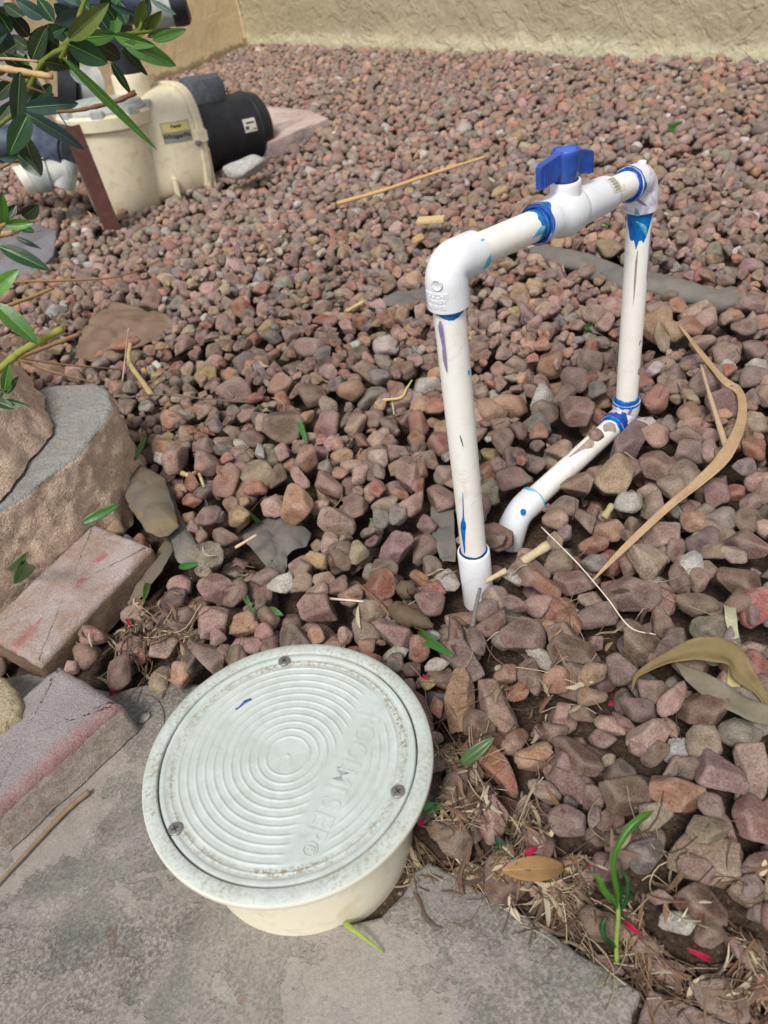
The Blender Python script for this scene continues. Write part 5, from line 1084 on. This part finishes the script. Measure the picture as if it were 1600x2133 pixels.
for pts, r0, r1, col in [
    ([(-200, 260, .9), (0, 200, .84), (80, 150, .80), (150, 75, .76), (170, 20, .78), (200, -60, .8)], .0032, .0018, GS),
    ([(-150, 300, .88), (30, 215, .80), (90, 130, .77), (140, 100, .75), (240, 75, .76), (320, 65, .77)], .0028, .0014, GS),
    ([(60, 160, .80), (120, 130, .76), (148, 80, .74)], .0024, .0018, GS), ([(240, 78, .75), (290, 62, .77), (300, 0, .78), (310, -50, .8)], .002, .0014, GS),
    ([(-140, 380, .8), (0, 260, .78), (40, 235, .76), (60, 250, .74)], .002, .0015, GS), ([(-120, 520, .74), (-20, 500, .72), (5, 470, .71), (40, 462, .71)], .0022, .0012, (150, 120, 80)),
    ([(-200, 930, .80), (0, 768, .735), (40, 735, .73), (80, 712, .725), (132, 684, .72)], .0036, .0030, (140, 140, 62)), ([(-60, 960, .75), (0, 830, .71), (8, 815, .71), (20, 790, .71)], .0012, .0008, GS)]:
    mbx = MB(); stem(mbx, pts, r0, r1, col); mbx.build('stem', DRY, ol)
for pts, r0, r1, col in [
    ([(-60, 128, .8), (0, 122, .79), (80, 128, .78)], .0014, .0010, TS), ([(-60, 138, .76), (0, 142, .75), (50, 150, .74), (109, 160, .73)], .0030, .0024, TS), ([(-60, 145, .76), (20, 168, .75), (98, 195, .75)], .0016, .0009, (160, 124, 96)),
    ([(118, 233, .74), (160, 230, .74), (200, 222, .74), (245, 210, .74), (283, 192, .74)], .0012, .0022, (128, 92, 66)), ([(-60, 370, .75), (0, 350, .74), (40, 332, .74), (95, 333, .73)], .0018, .0008, (140, 108, 76)),
    ([(75, 160, .76), (100, 200, .755), (125, 240, .75), (148, 275, .75)], .0005, .0004, (80, 90, 60)), ([(-40, 500, .74), (5, 488, .73), (22, 486, .725), (40, 478, .72)], .0028, .0022, (176, 146, 104))]:
    mbx = MB(); stem(mbx, pts, r0, r1, col); mbx.build('dry_twig', DRY, ol)
# --- individual fallen things -------------------------------------------------
def ondeck(px, py, lift=.002, z0=.0):
    z = z0
    for _ in range(3):
        p = pt(px, py, z); z = float(hgt(np.array([p]))[0])+lift
    return pt(px, py, z)
def solo_leaf(name, base, tip, w_px, col, label, cat='leaf', rib=None, lift=.006, z=None, **k):
    mbx = MB(); b_ = ondeck(*base, lift) if z is None else pt(*base, z[0]); t_2 = ondeck(*tip, lift) if z is None else pt(*tip, z[1]); d_ = np.linalg.norm(b_-CAM)
    leaf_into(mbx, b_, t_2, w_px*d_/F_PX, np.array(lin(*col))[:3], rib, **k); o = mbx.build(name, LEAFT if col[1] > col[0] else DRY); m_ = o.modifiers.new('thickness', 'SOLIDIFY'); m_.thickness = .0004; return tag(o, label, cat)
def stick(name, pts, r0, r1, col, label, cat='stick', s=10, lift=.003, z=None, flat=1.0, grp=None):
    P = cr([ondeck(p[0], p[1], lift) if len(p) == 2 else pt(*p) for p in pts], 7); R_ = np.linspace(r0, r1, len(P))*(1+.08*np.sin(np.arange(len(P))*1.3)); mbx = MB(); v, fc = sweep(P, R_, s, sx=flat); mbx.add(v, fc, np.array(lin(*col))[:3]); return tag(mbx.build(name, DRY), label, cat, grp)
stick('cane_stick', [(702, 424, .030), (800, 396, .036), (900, 362, .040), (1014, 326, .040)], .0042, .0032, (198, 164, 110), 'straight straw-coloured cane stick lying on the gravel behind the valve')
def chip(name, c, half, ang, col, label, cat='wood chip', z=.034):
    p = pt(*c, z); u = pt(c[0]+math.cos(ang)*20, c[1]+math.sin(ang)*20, z)-p; u /= np.linalg.norm(u); v = np.cross([0, 0, 1], u); V, Fc = box(p, (u, v, (0, 0, 1)), half, min(half)*.35); V += .0006*vnoise(V*200, 1, 2)[:, None]; mbx = MB(); mbx.add(V, Fc, np.array(lin(*col))[:3]); return tag(mbx.build(name, DRY, auto=40), label, cat)
chip('wood_chip', (897, 458), (.026, .012, .003), -.08, (206, 180, 128), 'pale tan wood chip lying left of the valve in the gravel')
# reed leaf: a long flat ribbon bent over
def ribbon(name, pts, widths, col, label, cat='leaf', mat=None, fold=.35, thick=.0005, up_=(0, 0, 1)):
    P = cr([pt(*p) for p in pts], 8); W = np.interp(np.linspace(0, 1, len(P)), np.linspace(0, 1, len(widths)), widths); T = np.gradient(P, axis=0); T /= np.linalg.norm(T, axis=1)[:, None]; V = []
    for i in range(len(P)):
        n_ = (CAM-P[i]); n_ = n_/np.linalg.norm(n_)*.5+np.array(up_)*.5+.25*np.array([math.sin(i*.35), math.cos(i*.3), 0]); s = np.cross(T[i], n_); s /= np.linalg.norm(s); n_ = np.cross(s, T[i])
        for u in np.linspace(-1, 1, 7): V.append(P[i]+s*u*W[i]/2+n_*abs(u)*W[i]*fold*.5)
    V = np.array(V); Fc = [[i*7+j, i*7+j+1, (i+1)*7+j+1, (i+1)*7+j] for i in range(len(P)-1) for j in range(6)]; c0 = np.array(lin(*col))[:3]; st3 = 1+.22*vnoise(V*[60, 60, 60], 1, 3)
    T_ = np.c_[c0*st3[:, None], np.ones(len(V))]; mbx = MB(); mbx.add(V, Fc, T_); o = mbx.build(name, mat or DRY); m_ = o.modifiers.new('thickness', 'SOLIDIFY'); m_.thickness = thick; return tag(o, label, cat)
ribbon('reed_leaf', [(1232, 1212, .022), (1300, 1142, .030), (1390, 1058, .036), (1455, 1005, .040), (1510, 950, .040), (1543, 880, .036), (1542, 820, .030), (1505, 790, .030), (1462, 738, .026), (1425, 690, .022), (1400, 665, .018)], [.0015, .006, .008, .010, .014, .010, .008, .009, .006, .003, .001], (174, 146, 112), 'long tan dry reed leaf bent in an arc over the gravel at right', fold=.3)
stick('reed_stalk', [(1460, 760, .04), (1485, 845, .034), (1517, 945, .026)], .0014, .0038, (184, 160, 128), 'thin pale reed stalk crossing the bent reed leaf from above')
# curled brown leaf at the right edge, in two parts that lie together
ribbon('curled_leaf', [(1316, 1440, .010), (1325, 1410, .02), (1350, 1392, .028), (1400, 1370, .034), (1460, 1352, .040), (1515, 1368, .036), (1550, 1405, .026), (1580, 1440, .016), (1630, 1520, .008)], [.001, .003, .006, .011, .019, .024, .016, .009, .004], (120, 104, 70), 'large olive-brown dry leaf arched over stones near the right edge', fold=.55)
ribbon('flat_leaf', [(1405, 1378, .020), (1440, 1405, .022), (1500, 1445, .022), (1560, 1478, .018), (1640, 1500, .014)], [.001, .014, .020, .020, .012], (118, 110, 92), 'gray-brown flat dry leaf lying below the arched leaf', fold=.12)
ribbon('leaf_stub', [(1522, 1338, .02), (1530, 1370, .02), (1528, 1440, .012)], [.008, .010, .010], (186, 172, 120), 'upright straw-coloured leaf stub behind the arched leaf', fold=.3)
ribbon('leaf_stub', [(1519, 1262, .012), (1522, 1290, .018), (1532, 1330, .014)], [.010, .010, .006], (170, 166, 140), 'pale greenish folded leaf stub standing above the arched leaf', fold=.4)
solo_leaf('oval_leaf', (1048, 1812), (1178, 1806), 44, (150, 116, 78), 'oval tan dry leaf lying beside the flagstone tip', bow=.10, curl=.3, rib=np.array(lin(176, 146, 100))[:3], lift=.008)
solo_leaf('oval_leaf', (1047, 1832), (1122, 1853), 18, (178, 158, 124), 'narrow pale leaf half under the oval tan leaf', bow=.05, lift=.003)
solo_leaf('green_leaf', (868, 1320), (945, 1368), 22, (56, 110, 46), 'curled green leaf at the top right of the round lid', bow=.12, rib=None, curl=.6, lift=.008)
solo_leaf('green_leaf', (958, 1592), (1030, 1536), 26, (64, 92, 50), 'dark green leaf tucked between stones right of the lid rim', bow=.05, lift=.006)
solo_leaf('green_leaf', (885, 1690), (905, 1672), 22, (40, 92, 40), 'small dark green leaf against the lid rim', lift=.006)
for (a_, b_, w_, lab) in [((280, 960), (305, 905), 10, 'slim dark green leaf beside the split-face block'), ((243, 962), (290, 966), 18, 'short green leaf just above the folded gray cloth'), ((170, 1090), (250, 1050), 18, 'green leaf between the split-face block and the pale brick'), ((35, 1180), (58, 1150), 22, 'green leaf in the gap left of the pale brick'), ((30, 1215), (60, 1175), 30, 'dark round green leaf in the gap left of the pale brick'),
        ((560, 1110), (512, 1060), 9, 'thin green leaf above the gray fabric patch'), ((372, 1182), (420, 1172), 14, 'green leaf at the foot of the loose cloth flap'), ((300, 1250), (308, 1215), 14, 'pale green curled leaf below the gray cloth tail'), ((770, 1080), (800, 1100), 9, 'thin green leaf between stones left of the near riser'), ((620, 870), (640, 925), 12, 'green leaf above the middle of the bed'), ((1390, 268), (1440, 262), 20, 'green leaf lying far back on the gravel at right'), ((1340, 1060), (1345, 1050), 6, 'tiny green leaf behind the reed leaf'), ((500, 1225), (528, 1275), 12, 'green blade left of the lid top'), ((560, 1265), (590, 1282), 12, 'small green leaf above the lid'), ((1150, 360), (1155, 362), 4, 'green fleck')]:
    if w_ > 5: solo_leaf('green_leaf', a_, b_, w_, (62, 108, 50), lab, bow=.06, lift=.006)
for a_, b_, w_, lab in [((1053, 1212), (1040, 1190), 1, ''), ]: pass
stick('cream_twig', [(1010, 1212, .018), (1055, 1188, .024)], .0024, .0030, (190, 172, 138), 'short cream twig stub right of the near riser foot', 'twig')
stick('cream_twig', [(1088, 1170, .022), (1142, 1135, .028)], .0042, .0050, (190, 174, 140), 'thick cream twig stub under the low white elbow', 'twig')
stick('cream_twig', [(1258, 1078, .024), (1275, 1052, .028)], .0040, .0034, (172, 158, 120), 'hollow cream stem stub below the reed leaf middle', 'twig')
stick('gray_twig', [(984, 1305, .012), (992, 1262, .014), (1000, 1226, .016)], .0024, .0018, (120, 116, 114), 'gray knobbly twig standing just under the near riser foot', 'twig')
stick('white_straw', [(1128, 1098, .030), (1200, 1170, .028), (1262, 1242, .024), (1312, 1306, .018), (1366, 1322, .012)], .0007, .0006, (214, 206, 186), 'thin white grass stem running down past the reed leaf tip', 'grass stem')
stick('white_straw', [(645, 1244), (700, 1248), (770, 1254)], .0014, .0010, (216, 200, 178), 'thin pale straight stem on stones above the lid', 'grass stem')
stick('pale_stub', [(490, 1141, .014), (535, 1114, .018)], .0018, .0016, (206, 180, 150), 'short pale stick left of the gray fabric patch', 'stick')
stick('green_stem', [(265, 795, .02), (300, 810, .016), (316, 822, .012)], .004, .0045, (168, 152, 104), 'knobbly straw stem between brown cloth and split-face block', 'stem') if 0 else None
stick('forked_stem', [(272, 715, .05), (268, 745, .035), (275, 765, .026), (300, 800, .016), (315, 822, .012)], .0030, .0048, (176, 158, 112), 'bent straw stem standing behind the lower split-face block', 'stem')
stick('dry_stalk', [(268, 683, .09), (262, 735, .05), (255, 796, .014)], .0009, .0012, (200, 176, 150), 'thin pink-tan stalk upright before the brown cloth', 'stem')
stick('straw_curl', [(377, 985), (395, 990), (412, 984), (420, 1000), (425, 1015)], .0036, .0016, (206, 190, 140), 'curled yellow straw among stones right of the split-face block', 'straw')
stick('straw_sprig', [(798, 833, .016), (835, 828, .022), (848, 808, .028), (858, 792, .03)], .0022, .0010, (198, 180, 116), 'yellowish forked sprig left of the near riser', 'sprig')
stick('straw_stub', [(722, 648, .016), (758, 628, .020)], .0026, .0030, (196, 176, 120), 'short straw stub beside the dark gray fabric patch', 'straw')
stick('long_twig', [(-40, 592, .12), (60, 586, .10), (160, 583, .08), (240, 577, .06), (300, 558, .04), (345, 535, .02)], .0030, .0012, (158, 118, 84), 'long curved brown twig crossing in front of the bluish flagstone', 'twig')
stick('long_twig', [(-40, 655, .12), (50, 625, .10), (112, 600, .09)], .0034, .0026, (172, 138, 92), 'thick straw twig just below the long curved one', 'twig')
stick('long_twig', [(40, 745, .16), (100, 722, .15), (168, 695, .14)], .0022, .0032, (158, 118, 88), 'brown twig poking out above the split-face blocks', 'twig')
stick('long_twig', [(40, 745, .12), (120, 758, .09), (200, 765, .06), (250, 770, .03)], .0018, .0012, (150, 116, 88), 'brown twig running right above the gray-topped block', 'twig')
stick('long_twig', [(44, 750, .11), (100, 772, .09), (150, 785, .07), (198, 797, .05)], .0024, .0012, (168, 134, 100), 'tan twig touching the far corner of the gray-topped block', 'twig')
stick('long_twig', [(250, 830, .03), (330, 822, .03), (440, 832, .02), (520, 838, .02)], .0016, .0010, (112, 96, 88), 'dark thin twig over stones behind the folded cloth', 'twig')
stick('slab_straw', [(-20, 1858, -.010), (60, 1772, -.010), (110, 1718, -.010), (150, 1678, -.010), (186, 1648, -.009)], .0016, .0026, (136, 116, 92), 'long brown reed straw lying on the flagstone along the purple brick', 'straw')
stick('brown_twig', [(745, 1215, .016), (785, 1250, .016), (812, 1282, .014)], .0012, .0022, (120, 92, 72), 'thin brown twig above the lid to the right', 'twig')
V, Fc = sweep(cr([pt(818, 1262, .012), pt(840, 1280, .016), (pt(870, 1292, .014)), pt(902, 1306, .008)], 6), [.003, .006, .009, .010, .009, .010, .011, .010, .009, .010, .009, .008, .008, .007, .007, .006, .005, .004, .003], 14)
V += .0015*vnoise(V*260, 1, 2)[:, None]; mbx = MB(); mbx.add(V, Fc, np.array(lin(98, 84, 64))[:3]); tag(mbx.build('seed_pod', DRY), 'rough mossy brown seed pod lying above the right side of the lid', 'seed pod')
mbx = MB(); V, Fc = sweep(cr([pt(833, 1240, .012), pt(848, 1228, .015), pt(862, 1236, .012)], 5), [.004, .008, .010, .010, .011, .010, .010, .009, .007, .005, .004], 12); V += .0018*vnoise(V*260, 1, 2)[:, None]; mbx.add(V, Fc, np.array(lin(96, 84, 66))[:3]); tag(mbx.build('seed_pod', DRY), 'small crusty brown lump just above the mossy seed pod', 'seed pod')
# fallen magenta petals
for a_, b_, w_, lab in [((1092, 1778), (1120, 1766), 11, 'magenta petal bloom above the oval tan leaf'), ((1226, 1805), (1248, 1785), 8, 'magenta curled petal right of the oval tan leaf'), ((1296, 1918), (1338, 1948), 8, 'magenta petal right of the seedling foot'), ((1432, 1976), (1478, 1998), 9, 'long magenta petal near the bottom right stones'), ((1268, 1470), (1278, 1462), 10, 'bright red petal scrap under the arched dry leaf'),
        ((880, 1408), (892, 1414), 8, 'tiny red petal at the lid rim'), ((872, 1720), (884, 1705), 9, 'dark red petal behind the barrel'), ((228, 1448), (240, 1440), 9, 'small red petal by the purple brick corner'), ((266, 1290), (272, 1305), 8, 'tiny red petal beside the pale brick')]:
    o = solo_leaf('petal', a_, b_, w_, (160, 28, 60), lab, 'petal', bow=.25, curl=.8, lift=.007, n=8)
# seedling by the slab
sd_ = thing('seedling', 'upright green seedling with strap leaves growing beside the flagstone edge', 'seedling', pt(1285, 2005, -.02))
b0 = pt(1285, 2003, -.012); mbx = MB(); P = cr([b0, pt(1284, 1960, .002), pt(1288, 1910, .02), pt(1286, 1880, .028)], 6); v, fc = sweep(P, np.linspace(.0016, .0015, len(P)), 10); mbx.add(v, fc, np.array(lin(126, 152, 70))[:3]); mbx.build('stem', LEAFT, sd_)
for pts, ws, c_ in [([(1284, 1900, .022), (1284, 1850, .05), (1281, 1780, .075), (1300, 1740, .085), (1335, 1706, .09), (1362, 1688, .088)], [.002, .004, .005, .005, .0065, .006, .0005], 'g'), ([(1286, 1900, .022), (1272, 1870, .035), (1250, 1840, .045), (1236, 1822, .05)], [.002, .005, .006, .006, .001], 'g'), ([(1290, 1900, .022), (1308, 1865, .035), (1308, 1840, .042), (1292, 1808, .05)], [.002, .004, .005, .004, .001], 'd'),
        ([(1280, 1975, .0), (1262, 1955, .012), (1256, 1925, .02), (1262, 1912, .022)], [.003, .005, .006, .002], 'd'), ([(1288, 1890, .022), (1292, 1850, .04), (1286, 1812, .055)], [.003, .005, .001], 'd')]:
    P = cr([pt(*p) for p in pts], 6); W = np.interp(np.linspace(0, 1, len(P)), np.linspace(0, 1, len(ws)), ws); T = np.gradient(P, axis=0); V = []
    for i in range(len(P)):
        n_ = CAM-P[i]; n_ = n_/np.linalg.norm(n_)+np.array([math.sin(i*.5)*.5, 0, .3]); s = np.cross(T[i], n_); s /= np.linalg.norm(s); n_ = np.cross(s, T[i]); n_ /= np.linalg.norm(n_)
        for u in (-1, -.5, 0, .5, 1): V.append(P[i]+s*u*W[i]*.40+n_*abs(u)*W[i]*.38)
    mbx = MB(); mbx.add(V, [[i*5+j, i*5+j+1, (i+1)*5+j+1, (i+1)*5+j] for i in range(len(P)-1) for j in range(4)], np.array(GR[c_])[:3]); mbx.build('leaf', LEAFT, sd_)
stick('grass_blade', [(718, 1922, -.008), (738, 1938, .0), (765, 1958, -.002), (800, 1985, -.011)], .0022, .0006, (150, 172, 70), 'yellow-green grass blade poking out under the white barrel', 'grass blade', flat=.4)
# small white chips
def pebble(px, py, r_, col, label, z=None, name='pebble', el=1.3, ang=0.4):
    p = pt(px, py, z) if z is not None else ondeck(px, py, .002); V = rockshape(3, int(px+py))*np.array([r_*el, r_, r_*.5]); c_, s_ = math.cos(ang), math.sin(ang); V = np.c_[V[:, 0]*c_-V[:, 1]*s_, V[:, 0]*s_+V[:, 1]*c_, V[:, 2]]+p
    return tag(meshobj(name, V, ICO[3][1], ROCK, tint=np.array(lin(*col))), label, 'stone')
pebble(300, 1495, .0048, (226, 220, 206), 'small white chip on the flagstone between purple brick and lid', SLABZ+.002)
V = rockshape(3, 77)*np.array([.060, .030, .024]); p = pt(515, 348, .018); an = .5; V = np.c_[V[:, 0]*math.cos(an)-V[:, 1]*math.sin(an), V[:, 0]*math.sin(an)+V[:, 1]*math.cos(an), V[:, 2]]+p
tag(meshobj('white_rock', V, ICO[3][1], ROCK, tint=np.array(lin(206, 212, 208))), 'whitish rock lying in front of the black motor', 'stone')
V = rockshape(3, 41)*np.array([.027, .013, .012]); p = pt(262, 720, .028); V = V+p
tag(meshobj('red_stone', V, ICO[3][1], ROCK, tint=np.array(lin(176, 112, 92))), 'brick-red stone lying on the brown cloth', 'stone')
# litter: needles, grass bits and chips nobody could count
ZON = [(1010, 1560, 150, 90, 260), (960, 1720, 110, 130, 520), (1080, 1800, 130, 110, 520), (1230, 1850, 150, 120, 480), (1400, 1950, 160, 120, 420), (1500, 2060, 120, 80, 260), (330, 1330, 110, 70, 620), (380, 1250, 90, 60, 200), (280, 1290, 60, 60, 200), (420, 1190, 150, 80, 120),
       (900, 1240, 160, 60, 160), (1180, 1320, 250, 120, 260), (1100, 1450, 160, 80, 160), (900, 1880, 60, 60, 60), (120, 640, 120, 90, 260), (120, 440, 130, 60, 200), (330, 900, 120, 120, 90), (600, 900, 300, 300, 160), (1250, 1000, 300, 300, 160), (1300, 700, 280, 200, 110), (700, 500, 500, 180, 120), (60, 1400, 60, 30, 60), (60, 1190, 60, 50, 90), (860, 1790, 30, 60, 90)]
LIT = MB(); PAL = [(124, 94, 74), (138, 110, 86), (158, 134, 106), (186, 168, 138), (108, 88, 74), (200, 186, 160), (92, 78, 68), (128, 102, 82)]
for zx, zy, sx1, sy1, cnt in ZON:
    for _ in range(int(cnt*1.1)):
        px, py = rng.normal(zx, sx1*.62), rng.normal(zy, sy1*.62)
        if not (-40 < px < 1640 and 100 < py < 2180): continue
        p = pt(px, py, -.005)[:2]; i, j = int((p[0]-GX0)/RES), int((p[1]-GY0)/RES)
        if not (0 <= i < NX and 0 <= j < NY) or (blocked[j, i] and rng.random() < .96): continue
        if manmask[j, i] and rng.random() < .82: continue
        an = rng.uniform(0, math.pi*2); kind = rng.random(); L_ = rng.uniform(.018, .065) if kind < .62 else rng.uniform(.008, .032); nP = 7
        q = np.linspace(-.5, .5, nP); bend = rng.normal(0, .12)*L_; P = np.c_[p[0]+q*L_*math.cos(an)-bend*(q*q*4)*math.sin(an), p[1]+q*L_*math.sin(an)+bend*(q*q*4)*math.cos(an), np.zeros(nP)]
        h_ = hgt(P)
        if h_.max()-h_.min() >.027: continue
        lo_ = hgt(np.array([[p[0], p[1], 0]]))[0]; sl_ = np.polyfit(q, h_, 1); base = np.polyval(sl_, q); base = base+max(0, (h_-base).max()*.55); P[:, 2] = np.maximum(h_*.5+base*.5, h_-.002)+rng.uniform(0, .002)
        if P[:, 2].max() > .05: continue
        P[:, 2] = smooth1(P[:, 2], 1); col = np.array(lin(*PAL[rng.integers(len(PAL))]))[:3]*rng.uniform(.5, 1.0)
        if kind < .62: v, fc = sweep(P, np.full(nP, rng.uniform(.00028, .0005)), 4, cap=False); LIT.add(v, fc, col)
        else:
            w_ = rng.uniform(.0008, .0024); T = np.gradient(P, axis=0); T /= np.linalg.norm(T, axis=1)[:, None]; tl = rng.normal(0, .5); s = np.cross(T, [0, 0, 1.])+np.array([0, 0, tl]); s /= np.linalg.norm(s, axis=1)[:, None]; ww = w_*np.sin(np.linspace(.25, 2.9, nP))[:, None]
            V = np.concatenate([P-s*ww, P+[0, 0, .0006], P+s*ww]); LIT.add(V, [[i, i+1, nP+i+1, nP+i] for i in range(nP-1)]+[[nP+i, nP+i+1, 2*nP+i+1, 2*nP+i] for i in range(nP-1)], col)
tag(LIT.build('plant_litter', DRY), 'brown pine needles, dry grass bits and bark crumbs scattered between the stones', 'litter', kind='stuff')
# small crumbs of soil and grit in the bare places
VV, FF, TT, n0 = [], [], [], 0; d0, f0 = ICO[2]
for zx, zy, sx1, sy1, cnt in [(1060, 1780, 180, 120, 500), (1350, 1960, 200, 130, 500), (320, 1380, 110, 60, 400), (960, 1680, 90, 90, 250), (1000, 1560, 100, 60, 150), (870, 1830, 50, 60, 150)]:
    for _ in range(cnt):
        px, py = rng.normal(zx, sx1*.6), rng.normal(zy, sy1*.6); p = pt(px, py, -.02); i, j = int((p[0]-GX0)/RES), int((p[1]-GY0)/RES)
        if not (0 <= i < NX and 0 <= j < NY) or blocked[j, i] or Hm[j, i] > -.022 or manmask[j, i]: continue
        r_ = rng.uniform(.0008, .0028); V = PROTO[2][rng.integers(60)]*r_*rng.uniform(.6, 1.2, 3)+np.array([p[0], p[1], Hm[j, i]+r_*.3]); col = np.array(lin(*[(120, 100, 84), (150, 128, 108), (196, 180, 156), (96, 80, 70)][rng.integers(4)]))
        VV.append(V); FF.append(f0+n0); TT.append(np.tile(col, (len(V), 1))); n0 += len(V)
o = bigmesh('grit', VV, FF, TT, ROCK); tag(o, 'fine grit and soil crumbs in the bare spots by the flagstone', 'grit')

WL_ = {(1265, 470): 'tiny green weed tuft just behind the far elbow', (860, 600): 'green weed tuft left of the near white elbow', (560, 850): 'green weed tuft in the gravel above the reddish middle stones', (980, 720): 'tiny green weed tuft just right of the near riser', (1235, 685): 'green weed tuft just left of the far riser pipe', (720, 790): 'dark green weed tuft in the middle of the gravel bed', (1100, 590): 'tiny weed tuft under the horizontal pipe', (430, 1060): 'green weed tuft right of the folded gray cloth', (650, 1075): 'green weed tuft at the right of the middle fabric patch', (240, 790): 'green weed tuft by the forked straw stem foot', (310, 745): 'green weed tuft just under the brown cloth', (880, 1690): 'green weed tuft against the barrel under the lid rim', (1060, 1770): 'green weed tuft above the oval tan leaf'}
for px, py, n_ in [(1265, 470, 5), (860, 600, 7), (560, 850, 5), (980, 720, 4), (1235, 685, 6), (720, 790, 6), (1100, 590, 4), (430, 1060, 5), (650, 1075, 5), (240, 790, 6), (310, 745, 4), (880, 1690, 6), (1060, 1770, 6)]:
    mbx = MB(); c0 = ondeck(px, py, .0)
    for _ in range(n_):
        an = rng.uniform(0, 6.28); b_ = c0+np.array([rng.normal(0, .004), rng.normal(0, .004), -.004]); t_2 = b_+np.array([math.cos(an), math.sin(an), rng.uniform(.15, .9)])*rng.uniform(.008, .016)
        leaf_into(mbx, b_, t_2, rng.uniform(.003, .0055), np.array(GR[rng.choice(list('dgk'))])[:3], None, bow=.12, roll=rng.uniform(-1, 1), n=6)
    lm = min(LMw, key=lambda q: np.hypot(*(LMw[q]-c0[:2]))); tag(mbx.build('weed_tuft', LEAFT), WL_[(px, py)], 'weed', 'green weed tufts in the gravel')
